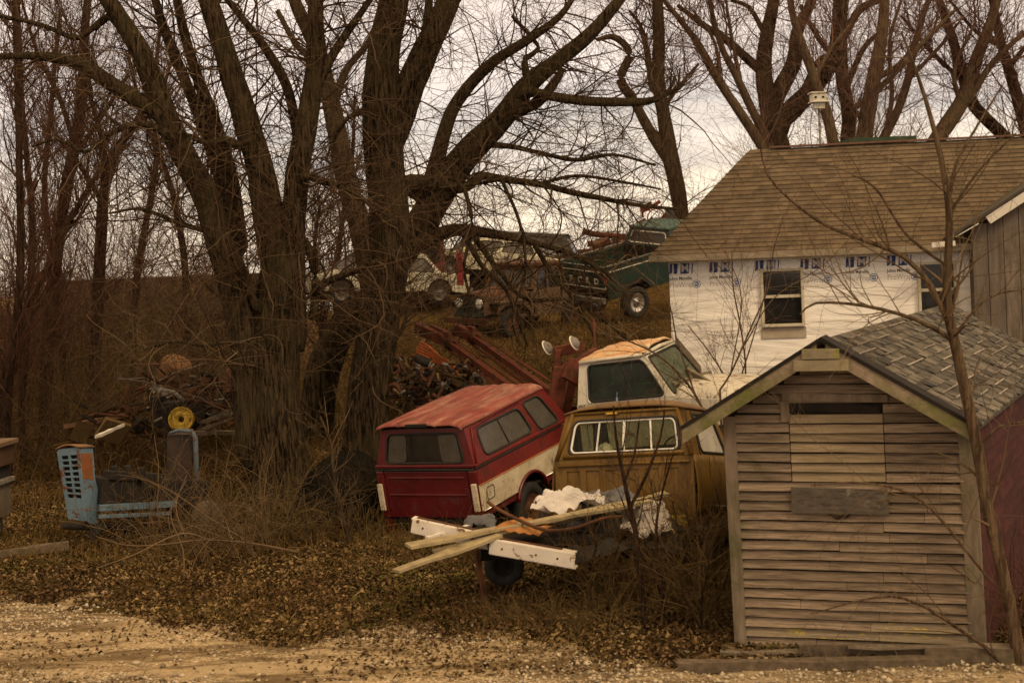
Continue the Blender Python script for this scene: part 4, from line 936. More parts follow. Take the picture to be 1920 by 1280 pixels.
    for j in range(nx):
        for i in range(8): a = j * 9 + i; fs.append((a, a + 9, a + 10, a + 1))
    b.add(vs, fs, 0, None, True); b.obj('hood', mat_var('dirty_white_hood', (.38, .34, .27), (.54, .49, .40), 3, .5, patch=(.13, .07, .035), pscale=3.2, plo=.53, phi=.60, bmp=.3, bd=.05, bscale=2), t, solid=.02)
    for y0, sg in ((.0, -1), (W2, 1)):
        b = MB(); ar = arch(2.15, .42, .42, 165, 15, 12); b.plate([(1.5, .62)] + ar[2:-2] + [(2.7, .62), (2.68, 1.12), (1.5, zs - .02)], [], lambda x, z: Vector((x, y0, z)), (0, sg, 0), .03); b.obj('fender', M['cream'], t)
        wheel(t, (2.15, y0 - sg * .12, .38), .38, .22, 'Y', M['white']); wheel(t, (-1.4, y0 - sg * .14, .38), .38, .3, 'Y', M['white'])
    b = MB(); b.box((2.68, W2 / 2, .9), (.05, W2 - .1, .55)); b.obj('grille', M['chrome'], t)
    b = MB(); b.box((.4, W2 / 2, .55), (4.4, .8, .16)); b.obj('chassis', M['dark'], t)
    b = MB(); b.box((.75, W2 / 2, .85), (.6, 1.4, .18)); b.box((.35, W2 / 2, 1.15), (.16, 1.4, .55), (0, R(-10), 0)); b.obj('seat', M['rubberseat'], t, bevel=.03)
    b = MB(); b.tube([(1.02 - .07 * math.sin(a), W2 - .42 + .2 * math.cos(a), 1.38 + .19 * math.sin(a)) for a in np.linspace(0, 6.283, 25)[:-1]], .013, 8, closed=True); b.obj('steering_wheel', M['dark'], t)
    b = MB(); b.box((1.3, W2 / 2, 1.2), (.3, 1.5, .2)); b.obj('dashboard', M['rubberseat'], t)
    # wrecker bed and boom, worked out in world space and brought into the truck's frame
    Mi = Mt.inverted(); Lc = lambda x, y, Y: Mi @ Vector(P(x, y, Y))
    def wb(b, a, c, w, h): b.bar(Lc(*a), Lc(*c), w, h)
    b = MB(); b.box((-1.4, W2 / 2, .82), (2.5, W2, .12)); b.box((-1.4, .02, .95), (2.5, .06, .2)); b.box((-1.4, W2 - .02, .95), (2.5, .06, .2)); b.obj('wrecker_bed', M['rustred'], t, bevel=.01)
    b = MB(); wb(b, (1030, 815, 21.9), (1052, 688, 21.9), .16, .22); wb(b, (1052, 700, 21.9), (1120, 662, 22.2), .14, .2); wb(b, (1048, 840, 22.7), (1080, 680, 22.7), .12, .14)
    wb(b, (1062, 688, 21.7), (1110, 716, 21.9), .1, .34); wb(b, (1040, 660, 22), (1095, 648, 22), .10, .16); wb(b, (1044, 700, 21.95), (1046, 655, 21.95), .08, .1); wb(b, (1092, 668, 22.3), (1116, 668, 22.3), .1, .12)
    b.obj('boom_mast', M['rustred'], t, bevel=.012)
    b = MB(); wb(b, (1115, 662, 22.4), (1114, 598, 22.4), .035, .035); b.obj('marker_pole', M['rustred'], t)
    for (p0, p1, p2) in (((1045, 790, 22.0), (832, 636, 25.0), (783, 614, 25.6)), ((1046, 745, 22.3), (878, 626, 25.2), (853, 616, 25.4))):
        b = MB(); wb(b, p0, p1, .085, .11); b.tube([Lc(p0[0] - 6, p0[1] + 14, p0[2]), Lc(p1[0] - 2, p1[1] + 12, p1[2])], .025, 8); b.tube([Lc(p0[0] + 8, p0[1] - 16, p0[2] - .1), Lc(p1[0] + 6, p1[1] - 6, p1[2] - .1)], .014, 6); b.tube([Lc(p0[0] - 2, p0[1] - 24, p0[2] - .1), Lc(p1[0] + 10, p1[1] - 10, p1[2] - .1)], .007, 6)
        o = b.obj('boom_arm', M['rustred'], t, bevel=.006)
        b = MB(); wb(b, (p1[0] + 6, p1[1] + 2, p1[2]), p2, .16, .20); wb(b, (p1[0] + 12, p1[1] + 2, p1[2] - .15), (p2[0] + 26, p2[1] + 8, p2[2] - .15), .06, .28); b.obj('boom_head', M['rustred'], o, bevel=.01)
        b = MB(); c = Lc(p1[0] + 14, p1[1] + 8, p1[2] - .25); b.lathe([(.02, -.03), (.12, -.04), (.09, 0), (.12, .04), (.02, .03)], 16, Matrix.Translation(c) @ Matrix.Rotation(R(90), 4, 'X')); b.obj('pulley', M['rust'], o)
    for (x, y) in ((1027, 651), (1078, 642)):
        c = Lc(x, y, 21.8); b = MB(); b.lathe([(.001, -.05), (.06, -.05), (.105, .0), (.11, .02), (.10, .03), (.001, .035)], 18, Matrix.Translation(c) @ Matrix.Rotation(R(70), 4, 'Y') @ Matrix.Rotation(R(180), 4, 'X')); o = b.obj('work_lamp', M['steel'], t)
        b = MB(); b.tube([Matrix.Translation(c) @ Matrix.Rotation(R(70), 4, 'Y') @ Matrix.Rotation(R(180), 4, 'X') @ Vector((.11 * math.cos(a), .11 * math.sin(a), .022)) for a in np.linspace(0, 6.283, 19)[:-1]], .012, 6, closed=True); b.obj('lamp_ring', M['white'], o)
tow_truck()

def ford():
    t = empty('pickup_truck', M=YPR((1.72, 32.96, 2.12), -53.7, 10.6, 5.7), label='dark green pickup with white trimmed tailgate lettering beyond the junk yard', cat='pickup truck')
    h = .84; zb, zr, L_ = .86, 1.43, 2.0; ch = M['white']
    b = MB(); b.box((0, 0, (zb + zr) / 2 - .0), (2 * h - .02, .05, zr - zb)); b.obj('tailgate', M['green'], t, bevel=.012)
    b = MB()
    for z in (zb + .06, zr - .13): b.box((0, -.032, z), (2 * h - .1, .014, .022))
    for x in (-h + .05, h - .05): b.box((x, -.032, (zb + .06 + zr - .13) / 2), (.02, .0135, zr - zb - .19 - .023))
    b.obj('tailgate_trim', ch, t)
    for k, c in enumerate('FORD'):
        b = MB(); vs, fs = text_geo(c, .19, sx=1.15, bold=.004); x0 = -.47 + k * .29
        b.add([(x0 + u, -.034, zb + .155 + v) for u, v in vs], fs); b.obj('letter', M['white'], t, solid=.012)
    for sg in (1, -1):
        b = MB(); b.box((sg * (h - .03), -.035, zr - .27), (.05, .03, .2)); b.obj('tail_lamp', plainmat('red_lens', (.25, .02, .015)), t, bevel=.006)
        b = MB(); b.plate([(0, zb - .2), (.35, zb - .2)] + arch(.85, .55, .42, 150, 30, 10) + [(1.3, zb - .2), (L_, zb - .2), (L_, zr), (0, zr)], [], lambda y, z: Vector((sg * h, y, z)), (sg, 0, 0), .05); b.obj('bed_side', M['green'], t)
        b = MB(); b.box((sg * (h + .006), L_ / 2, zr - .13), (.012, L_, .02)); b.obj('side_trim', ch, t)
        b = MB(); b.box((sg * h, L_ / 2, zr + .01), (.09, L_ + .02, .03)); b.obj('rail_top', M['greengrey'], t)
        wheel(t, (sg * (h - .14), .85, .4), .38, .22, 'X', M['chrome']); wheel(t, (sg * (h - .14), 4.1, .4), .38, .22, 'X', M['chrome'])
        b = MB(); b.plate([(L_ + .06, zb - .25), (3.3, zb - .25), (3.3, zr), (L_ + .06, zr)], [], lambda y, z: Vector((sg * h, y, z)), (sg, 0, 0), .04); b.obj('door', M['green'], t)
        q = [(sg * h, L_ + .06, zr), (sg * h, 3.4, zr), (sg * .68, 3.0, 1.80), (sg * .68, L_ + .18, 1.80)]; w = rrect(.1, .86, .06, .9)
        if sg < 0: q = [q[1], q[0], q[3], q[2]]; w = [(1 - x, y) for x, y in w][::-1]
        wall_with_windows(t, 'pillars', q, [w], M['green'], .03, M['glass_dusty'], ch, .012, wname='side_window')
    q = [(-h, L_ + .06, zr), (h, L_ + .06, zr), (.68, L_ + .18, 1.80), (-.68, L_ + .18, 1.80)]
    wall_with_windows(t, 'cab_rear_wall', q, [rrect(.1, .9, .12, .84)], M['green'], .03, M['glass_dusty'], ch, .018, wname='rear_window')
    b = MB(); b.box((0, L_ + .62, 1.83), (1.4, .95, .07)); b.obj('roof', mat_var('teal_roof', (.018, .05, .04), (.035, .075, .06), 4, .5), t, bevel=.03)
    b = MB(); b.box((0, L_ / 2, zb), (2 * h - .1, L_, .05)); b.box((0, L_ + .03, (zb + zr) / 2), (2 * h - .08, .04, zr - zb)); b.box((0, 2.3, .62), (.8, 4.4, .18)); b.obj('bed_floor', M['dark'], t)
    b = MB(); b.box((0, 4.1, 1.2), (2 * h, 1.5, .42)); b.obj('hood', M['green'], t, bevel=.06)
    b = MB(); b.box((0, -.12, zb - .2), (1.6, .1, .13)); b.obj('bumper', M['steel'], t, bevel=.02)
    q = [(h, 3.45, zr), (-h, 3.45, zr), (-.68, 3.02, 1.80), (.68, 3.02, 1.80)]; wall_with_windows(t, 'windshield_frame', q, [rrect(.05, .95, .05, .93)], M['green'], .03, M['glass_dusty'], M['black'], .014, wname='windshield')
ford()

def jeep():
    p = P(884, 632, 31.2); g0 = gz(p[0], 31.2)
    t = empty('rusty_wagon', M=YPR((p[0], 31.2, g0 - .12), -42, 3, 2), label='rust brown utility wagon with two round headlights and slotted grille', cat='utility vehicle')
    rm = mat_var('rust_brown_body', (.075, .042, .022), (.15, .085, .045), 3, .85, patch=(.05, .045, .03), pscale=3, plo=.5, phi=.66); gm = mat_var('dark_green_grille', (.012, .02, .014), (.03, .04, .028), 4, .7)
    h = .42
    b = MB(); holes = []
    for k in range(7): x0 = .27 + k * .068; holes.append([(x0, .2), (x0 + .036, .2), (x0 + .036, .78), (x0, .78)])
    f, n = quadmap((-h, 0, .55), (h, 0, .55), (h, .03, 1.02), (-h, .03, 1.02)); b.plate([(0, 0), (1, 0), (1, .85), (.94, 1), (.06, 1), (0, .85)], holes, f, n, .04); b.obj('grille', gm, t, bevel=.006)
    b = MB(); b.box((0, .12, .78), (.76, .04, .42)); b.obj('radiator', M['dark'], t)
    for sg in (1, -1):
        b = MB(); Mx = Matrix.Translation((sg * .30, -.02, .85)) @ Matrix.Rotation(R(90), 4, 'X'); b.lathe([(.10, -.03), (.112, 0), (.105, .02), (.09, .015)], 20, Mx); o = b.obj('headlight', M['chrome'], t)
        b = MB(); b.lathe([(.001, .045), (.05, .038), (.09, .012)], 20, Mx); b.obj('lens', mat_var('pale_lens', (.6, .6, .52), (.75, .75, .66), 4, .2), o)
        b = MB(); b.plate([(.1, .62), (.18, .86), (.95, .86), (1.25, .6), (1.15, .58), (.9, .78), (.3, .78)], [], lambda y, z: Vector((sg * .75, y, z)), (sg, 0, 0), .05); b.box((sg * .6, .55, .85), (.36, .82, .03)); b.obj('fender', rm, t)
        wheel(t, (sg * .68, .55, .36), .34, .2, 'X', M['rust']); wheel(t, (sg * .68, 2.7, .36), .34, .2, 'X', M['rust'])
        q = [(sg * .74, 1.3, 1.0), (sg * .74, 2.35, 1.0), (sg * .66, 2.25, 1.52), (sg * .66, 1.55, 1.52)]; w = [rrect(.08, .42, .08, .86), rrect(.5, .94, .08, .86)]
        if sg < 0: q = [q[1], q[0], q[3], q[2]]; w = [[(1 - x, y) for x, y in k][::-1] for k in w]
        wall_with_windows(t, 'upper_side', q, w, rm, .03, M['glass_dark'], M['dark'], .012)
        b = MB(); b.plate([(1.2, .45), (2.25, .45)] + arch(2.7, .4, .42, 170, 10, 10) + [(3.15, .45), (3.15, .80), (2.5, .82), (2.4, 1.0), (1.2, 1.0)], [], lambda y, z: Vector((sg * .745, y, z)), (sg, 0, 0), .04); b.obj('door', rm, t)
    vs = []; fs = []
    for j in range(7):
        for i in range(9):
            u = j / 6; v = i / 8 * 2 - 1; vs.append((v * (h + .24 * u), -.01 + 1.25 * u, .99 + .08 * u + .06 * (1 - v * v) - .10 * abs(v) ** 6))
    for j in range(6):
        for i in range(8): a = j * 9 + i; fs.append((a, a + 1, a + 10, a + 9))
    b = MB(); b.add(vs, fs, 0, None, True); b.obj('hood', M['rust'], t, solid=.02)
    b = MB(); b.plate([(0, .6), (1.25, .6), (1.25, 1.02), (0, .96)], [], lambda y, z: Vector((.42 + .2 * y, y, z)), (1, 0, 0), .02); b.obj('hood_side', rm, t)
    q = [(-.72, 1.28, 1.05), (.72, 1.28, 1.05), (.65, 1.5, 1.52), (-.65, 1.5, 1.52)]; wall_with_windows(t, 'windshield_frame', q, [rrect(.06, .47, .08, .9), rrect(.53, .94, .08, .9)], rm, .03, M['glass_dusty'], M['dark'], .012)
    b = MB(); b.box((0, 1.9, 1.56), (1.4, .9, .10)); b.obj('roof', M['rust'], t, bevel=.045)
    b = MB(); b.box((0, 2.4, 1.1), (1.38, .04, .8)); b.box((0, 3.2, .7), (1.44, .04, .5)); b.box((0, 1.8, .5), (1.3, 3.2, .08)); b.obj('rear_panel', rm, t)
    b = MB(); b.box((0, -.14, .48), (1.3, .09, .12)); b.obj('bumper', M['rust'], t)
jeep()

def sedan(name, loc, yaw, pitch, roll, body, label, L_=4.4, W2=1.7, zr=1.38, wagon=False, cat_='car', glass='glass_dusty', bodyz=.92, roofm=None):
    t = empty(name, M=YPR(loc, yaw, pitch, roll), label=label, cat=cat_); h = W2 / 2
    for sg in (1, -1):
        b = MB(); b.plate([(0.05, .32)] + arch(.85, .36, .36, 175, 5, 10) + arch(L_ - .85, .36, .36, 175, 5, 10) + [(L_ - .05, .32), (L_, .6), (L_ - .1, bodyz - .12), (L_ * .72, bodyz), (L_ * .2, bodyz), (.05, bodyz - .08), (0, .6)], [], lambda y, z: Vector((sg * (h + .03 * math.sin(3.1 * (z - .3))), y, z)), (sg, 0, 0), .05); b.obj('body_side', body, t)
        y1, y2 = (.25 if wagon else .95), L_ - 1.35
        q = [(sg * (h - .02), y1 - .15, bodyz), (sg * (h - .02), y2 + .3, bodyz), (sg * (h - .2), y2 - .25, zr), (sg * (h - .2), y1 + .2, zr)]; w = [rrect(.06, .47, .06, .88), rrect(.53, .92, .06, .88)]
        if sg < 0: q = [q[1], q[0], q[3], q[2]]; w = [[(1 - x, y) for x, y in k][::-1] for k in w]
        wall_with_windows(t, 'pillars', q, w, body, .03, M[glass], M['black'], .012, wname='side_window')
        for y in (.85, L_ - .85): wheel(t, (sg * (h - .12), y, .33), .32, .2, 'X', M['steel'])
        b = MB(); b.box((sg * (h - .2), L_ - .02, .68), (.3, .05, .14)); b.obj('headlight', M['chrome'], t)
        b = MB(); b.box((sg * (h - .2), -.0, .72), (.3, .05, .12)); b.obj('tail_lamp', plainmat('red_lens', (.2, .02, .015)), t)
    y1, y2 = (.25 if wagon else .95), L_ - 1.35
    def skin(nm, y_a, y_b, z_a, z_b, hw0, hw1, crown, mat):
        vs = []; fs = []
        for j in range(7):
            for i in range(9):
                u = j / 6; v = i / 8 * 2 - 1; vs.append((v * (hw0 * (1 - u) + hw1 * u), y_a + (y_b - y_a) * u, z_a + (z_b - z_a) * u + crown * (1 - v * v) * (1 if nm == 'roof' else .8)))
        for j in range(6):
            for i in range(8): a = j * 9 + i; fs.append((a, a + 1, a + 10, a + 9))
        b = MB(); b.add(vs, fs, 0, None, True); b.obj(nm, mat, t, solid=.02)
    skin('hood', y2 + .25, L_ - .03, bodyz - .01, bodyz - .12, h - .03, h - .1, .05, body)
    if not wagon: skin('trunk_lid', 0.02, y1 - .1, bodyz - .09, bodyz - .01, h - .1, h - .03, .04, body)
    skin('roof', y1 + .17, y2 - .22, zr, zr, h - .19, h - .19, .07, roofm or body)
    for (ya, yb, nm) in ((y1 - .15, y1 + .2, 'rear_window'), (y2 + .3, y2 - .25, 'windshield')):
        q = [(-(h - .04), ya, bodyz), (h - .04, ya, bodyz), (h - .2, yb, zr), (-(h - .2), yb, zr)]
        if nm == 'windshield': q = [q[1], q[0], q[3], q[2]]
        wall_with_windows(t, nm + '_frame', q, [rrect(.05, .95, .06, .94)], body, .03, M[glass], M['black'], .012, wname=nm)
    for (y, z, nm) in ((0, .58, 'rear_panel'), (L_, .58, 'front_panel')):
        b = MB(); b.box((0, y, z), (W2 - .1, .06, .5)); b.obj(nm, body, t, bevel=.02)
        b = MB(); b.box((0, y + (-.08 if y == 0 else .08), .42), (W2 - .06, .1, .12)); b.obj('bumper', M['steel'], t, bevel=.02)
    b = MB(); b.box((0, L_ / 2, .3), (W2 - .2, L_ - .3, .1)); b.box((0, L_ / 2 - .2, .6), (W2 - .3, 1.6, .3)); b.obj('floor_and_seats', M['dark'], t)
    return t
def at_ground(x, Y, dz=0): X = P(x, 500, Y)[0]; return (X, Y, gz(X, Y) + dz)
pw = mat_var('dull_white_car_paint', (.42, .38, .28), (.56, .52, .41), 3, .5, patch=(.12, .10, .07), pscale=3, plo=.55, phi=.65)
pc = mat_var('cream_car_paint', (.50, .45, .31), (.62, .57, .42), 3, .5, patch=(.10, .09, .10), pscale=5, plo=.56, phi=.6)
dg = mat_var('dark_grey_green_paint', (.035, .04, .032), (.08, .085, .068), 3, .4)
sedan('sedan', at_ground(850, 38, -.02), 118, 3, -2, pw, 'pale white sedan with hood toward the big tree', bodyz=.86, zr=1.28)
sedan('coupe', at_ground(1078, 38.5, .05), 62, 6, 8, pc, 'cream car tilted toward the viewer behind the rusty wagon', bodyz=.9, zr=1.26)
sedan('station_wagon', at_ground(1085, 43, -.35), 80, 5, 3, dg, 'dark green grey station wagon on top of the rise', wagon=True, zr=1.5, L_=4.9)
b = MB(); p = P(862, 495, 36); b.box((0, 0, .4), (.17, .2, .7)); b.lathe([(.11, .75), (.10, .82), (.04, .9), (.001, .92)], 12)
o = b.obj('fuel_pump', plainmat('red_pump_paint', (.24, .02, .02)), bevel=.02); o.location = (p[0], 36, P(862, 520, 36)[2] - .25); tag(o, 'narrow red post standing among the parked cars', 'post')
b = MB(); p = P(812, 505, 38); b.box((0, 0, .9), (.62, .8, 1.9)); b.box((0, -.42, 1.4), (.45, .02, .5), mi=1); o = b.obj('maroon_van_body', [M['maroon'], M['dark']], bevel=.03); o.location = at_ground(812, 38); tag(o, 'maroon upright van body beside the big tree trunk', 'van body')

# red machine and crane arm on the rise
mc = empty('red_machine', at_ground(1232, 44), label='rusty red machine top rising above the green pickup', cat='machine'); z0 = mc.location.z; za, zb_ = P(1232, 430, 44)[2] - z0, P(1232, 388, 44)[2] - z0
b = MB(); b.box((0, 0, za / 2), (.9, 1.2, za)); b.obj('base', M['dark'], mc)
b = MB()
for i in range(16): 
    a = Vector((random.uniform(-.45, .45), random.uniform(-.4, .4), random.uniform(za - .1, zb_))); c = a + Vector((random.uniform(-.35, .35), 0, random.uniform(-.3, .3))); b.bar(a, c, random.uniform(.05, .16), random.uniform(.05, .2))
b.lathe([(.26, -.1), (.30, 0), (.26, .1)], 16, Matrix.Translation((0, -.4, (za + zb_) / 2)) @ Matrix.Rotation(R(90), 4, 'X')); b.obj('engine', mat_var('bright_rusty_red', (.24, .035, .018), (.34, .07, .03), 5, .7, patch=(.09, .03, .015), pscale=4, plo=.5, phi=.6), mc, bevel=.01)
b = MB(); b.box((.55, 0, zb_ - .3), (.4, .7, .45)); b.obj('cab', mat_var('slate_blue', (.08, .09, .09), (.13, .14, .13), 4), mc, bevel=.02)
ar = MB(); ar.tube([P(1092, 434, 43.5), P(1120, 440, 43.5), P(1200, 446, 43)], .09, 8); ar.tube([P(1092, 434, 43.5), P(1096, 435, 43.5)], .14, 8); ar.bar(P(1150, 450, 43.3), P(1215, 452, 43), .3, .25); ar.bar(P(1200, 446, 43), tuple(np.array(at_ground(1205, 43))), .15, .15)
tag(ar.obj('crane_arm', M['rustred']), 'rust red machine arm with rounded end pointing left over the rise', 'machine arm')
jb = MB()
for i in range(26):
    p = P(random.uniform(1100, 1215), random.uniform(452, 478), random.uniform(38, 41)); jb.box(p, (random.uniform(.1, .7), random.uniform(.1, .5), random.uniform(.04, .2)), (random.uniform(-.4, .4), random.uniform(-.4, .4), random.uniform(0, 3)))
px = at_ground(1150, 40); jb.box((px[0], 40, px[2] + .5), (1.9, 1.5, 1.0)); tag(jb.obj('scrap_heap', M['rust']), 'brown heap of scrap behind the bed of the green pickup', 'scrap heap')

# ---------------------------------------------------------------- tractor
def tractor():
    t = empty('tractor', at_ground(150, 19.6), label='faded blue tractor without its hood, upright grille and bare rear post', cat='tractor')
    O = t.matrix_world.translation.copy(); O = Vector(t.location)
    Lc = lambda x, y, Y: Vector(P(x, y, Y)) - O
    # front grille housing: front face quad and right side
    A, B, C, D = Lc(128, 972, 19.6), Lc(160, 976, 19.45), Lc(146, 838, 19.45), Lc(106, 842, 19.6)
    f, n = quadmap(A, B, C, D)
    if n.y > 0: n = -n
    holes = []
    for r_ in range(8):
        for c_ in range(2):
            s0 = .16 + c_ * .42; t0 = .30 + r_ * .078; holes.append([(s0, t0), (s0 + .33, t0), (s0 + .33, t0 + .052), (s0, t0 + .052)])
    b = MB(); b.plate([(0, 0), (1, 0), (1, .97), (.9, 1.0), (.1, 1.0), (0, .97)], holes, f, n, .03); b.obj('grille', M['blue'], t, bevel=.003)
    b = MB(); b.plate([(.08, .25), (.94, .25), (.94, .95), (.08, .95)], [], lambda s_, u: f(s_, u) + Vector((0.0, .06, 0)), n, .01); b.obj('grille_back', M['dark'], t)
    q = [Lc(160, 976, 19.45), Lc(182, 985, 19.75), Lc(180, 905, 19.75), Lc(174, 842, 19.75), Lc(146, 838, 19.45)]
    b = MB(); side = [(0, 0), (.7, -.06), (1, .12), (.92, .45), (.82, .55), (.75, 1), (0, 1)]
    f2, n2 = quadmap(Lc(160, 976, 19.45), Lc(186, 976, 19.85), Lc(183, 838, 19.85), Lc(146, 838, 19.45)); b.plate(side, [], f2, n2 if n2.y < 0 else -n2, .02); b.obj('side_panel', M['blue'], t, bevel=.003)
    b = MB(); b.plate([(.1, .58), (.68, .55), (.70, .92), (.08, .92)], [], lambda s_, u: f2(s_, u) + (n2 if n2.y < 0 else -n2) * .004, n2 if n2.y < 0 else -n2, .004); b.obj('rust_patch', mat_var('orange_rust', (.14, .045, .014), (.22, .08, .025), 6, .9), t)
    b = MB(); vs = []; 
    for i in range(9):
        s_ = i / 8; z = .045 * math.sin(math.pi * s_) ; p0 = D.lerp(C, s_ * 1.06 - .03) + Vector((0, -.02, .005 + z)); p1 = p0 + (Lc(183, 838, 19.85) - Lc(146, 838, 19.45)) * .85 + Vector((0, 0, 0)); vs += [p0, p1]
    b.add(vs, [(2 * i, 2 * i + 2, 2 * i + 3, 2 * i + 1) for i in range(8)], 0, None, True); b.obj('top_cap', mat_var('rusty_tan_cap', (.12, .055, .025), (.2, .105, .05), 4, .8), t, solid=.02)
    # engine block, frame rail
    b = MB(); b.bar(Lc(178, 918, 19.9), Lc(380, 922, 21.0), .38, .36); b.bar(Lc(200, 890, 19.9), Lc(300, 895, 20.5), .25, .12)
    for (x, y) in ((215, 885), (240, 884), (265, 888), (300, 905)): b.lathe([(.001, -.08), (.06, -.08), (.06, .09), (.001, .09)], 10, Matrix.Translation(Lc(x, y, 20.1)))
    b.obj('engine', M['dark'], t, bevel=.015)
    b = MB(); b.bar(Lc(185, 952, 19.7), Lc(330, 944, 20.5), .06, .09); b.bar(Lc(185, 968, 19.6), Lc(320, 962, 20.4), .05, .05); b.obj('frame_rail', M['blue'], t, bevel=.006)
    b = MB(); b.bar(Lc(340, 965, 21.0), Lc(342, 812, 21.0), .30, .38); b.obj('dash_post', mat_var('black_brown_metal', (.016, .011, .008), (.05, .03, .02), 5, .8, patch=(.10, .07, .05), pscale=9, plo=.62, phi=.66), t, bevel=.01)
    b = MB(); b.tube([Lc(318, 812, 20.8), Lc(335, 806, 20.8), Lc(360, 808, 20.8), Lc(366, 820, 20.8), Lc(368, 870, 20.8), Lc(372, 960, 20.9)], [.02, .025, .035, .04, .04, .05], 8); b.obj('blue_guard', mat_var('dull_blue_grey', (.05, .065, .08), (.09, .11, .13), 5, .6, patch=(.08, .035, .015), pscale=6, plo=.5, phi=.58), t)
    b = MB(); b.lathe([(.001, -.13), (.12, -.12), (.2, -.06), (.235, .02), (.2, .05), (.001, .06)], 20, Matrix.Translation(Lc(388, 968, 20.7)) @ Matrix.Rotation(R(80), 4, 'X') @ Matrix.Rotation(R(10), 4, 'Y')); b.obj('rear_hub', mat_var('pale_dusty_metal', (.07, .052, .035), (.13, .10, .07), 5, .8), t)
    b = MB(); b.bar(Lc(190, 985, 19.6), Lc(180, 1000, 19.6), .5, .12); b.tube([Lc(120, 985, 19.3), Lc(240, 990, 20.3)], .05, 8); b.obj('front_axle', M['dark'], t); b = MB(); b.tube([Lc(330, 955, 20.9), Lc(400, 965, 20.7)], .07, 8); b.obj('rear_axle', M['dark'], t)
    for (x, y, Y_) in ((236, 975, 20.7),):
        wheel(t, Lc(x, y, Y_), .26, .14, 'X', M['blue'])
tractor()

# farm implement cut by the left edge
t = empty('trailer', at_ground(0, 20.2), label='rusty brown trailer with a pale lower panel cut off by the left edge', cat='trailer'); O = Vector(t.location); Lc = lambda x, y, Y: Vector(P(x, y, Y)) - O
def world_box(name, x0, x1, y0, y1, Y0, dY, mat, par, bev=.01):
    a = Lc(x0, y0, Y0); c = Lc(x1, y1, Y0); b = MB(); b.box(((a.x + c.x) / 2, a.y + dY / 2, (a.z + c.z) / 2), (abs(c.x - a.x), dY, abs(a.z - c.z)), (0, 0, R(-6))); return b.obj(name, mat, par, bevel=bev)
world_box('upper_box', -90, 2, 838, 876, 20.0, .5, mat_var('brown_rust_panel', (.04, .018, .008), (.075, .036, .016), 4, .9), t)
world_box('top_board', -95, 6, 834, 839, 19.95, .6, mat_var('tan_edge_board', (.08, .048, .024), (.15, .09, .048), 4), t)
world_box('frame', -90, 0, 877, 905, 20.1, .4, M['dark'], t)
world_box('top_rail', -92, 4, 905, 910, 19.97, .5, M['steel'], t)
world_box('lower_panel', -90, 0, 912, 972, 20.0, .45, mat_var('dirty_pale_panel', (.07, .052, .034), (.13, .10, .068), 3, .7), t)
wheel(t, Lc(-60, 985, 20.6), .3, .18, 'X'); wheel(t, Lc(-12, 985, 20.8), .22, .12, 'X')
plank('timber', gp(-30, 1015, 19.2, .05), gp(128, 985, 19.5, .10), .14, .12, oldw, 'dark timber on the ground under the left trailer', 'timber')

# ---------------------------------------------------------------- scrap at the left: rim, drum, hood, sheets, poles
def at(x, y, Y): return Vector(P(x, y, Y))
def ob(b, name, mat, label, cat_, bevel=0, **k): return tag(b.obj(name, mat, bevel=bevel), label, cat_, **k)
b = MB(); c = at(340, 786, 24.5); Mx = Matrix.Translation(c) @ Matrix.Rotation(R(80), 4, 'X')
b.lathe([(.045, -.02), (.06, .03), (.12, .04), (.17, .0), (.20, .05), (.215, .05), (.215, -.06), (.16, -.03), (.05, -.04)], 26, Mx); o = ob(b, 'wheel_rim', M['yellow'], 'round yellow wheel disc with a dark centre above the tractor', 'wheel rim')
b = MB(); b.lathe([(.001, .01), (.046, .01)], 16, Mx); b.obj('centre_hole', M['dark'], o)
b = MB(); c = at(322, 712, 27.5); b.lathe([(.001, -.42), (.27, -.42), (.285, -.4), (.285, -.14), (.295, -.12), (.285, -.1), (.285, .12), (.295, .14), (.285, .16), (.285, .4), (.27, .42), (.001, .42)], 28, Matrix.Translation(c) @ Matrix.Rotation(R(24), 4, 'Y') @ Matrix.Rotation(R(20), 4, 'X')); ob(b, 'oil_drum', mat_var('rusty_drum', (.12, .055, .02), (.20, .10, .04), 3, .85), 'brown rusty drum on top of the left scrap pile', 'drum')
b = MB()
c = at(430, 735, 27.0); b.lathe([(.001, .0), (.3, .03), (.38, .12), (.42, .3), (.42, .5)], 20, Matrix.Translation(c) @ Matrix.Rotation(R(60), 4, 'Y')); ob(b, 'boiler_end', M['rust'], 'rust red curved metal shell right of the drum', 'metal shell')
b = MB(); a0 = [at(272, 721, 26.5), at(290, 720, 26.4), at(298, 726, 26.4), at(295, 733, 26.5), at(287, 737, 26.5)]; b.add(a0 + [p + Vector((0, .03, 0)) for p in a0], [(4, 3, 2, 1, 0), (5, 6, 7, 8, 9)] + [(i, (i + 1) % 5, (i + 1) % 5 + 5, i + 5) for i in range(5)]); ob(b, 'broken_sheet', M['white'], 'small white broken sheet on the left edge of the scrap pile', 'sheet')
b = MB(); b.tube([at(276, 765, 26), at(286, 763, 26), at(303, 768, 26)], .018, 6); ob(b, 'bent_pipe', M['chrome'], 'short pale bent pipe below the white broken sheet', 'pipe')
plank('pole', at(180, 819, 23), at(232, 796, 23.8), .05, .05, M['white'], 'white stick lying slanted left of the tractor post', 'stick')
plank('pole', at(120, 800, 25.5), at(235, 778, 26), .08, .08, mat_var('brown_pole', (.12, .06, .03), (.2, .11, .05), 4), 'brown slanted beam left of the scrap pile', 'beam')
plank('pole', at(365, 812, 24.5), at(465, 810, 25.5), .06, .07, trim, 'level grey pole between the tractor post and big tree', 'pole')
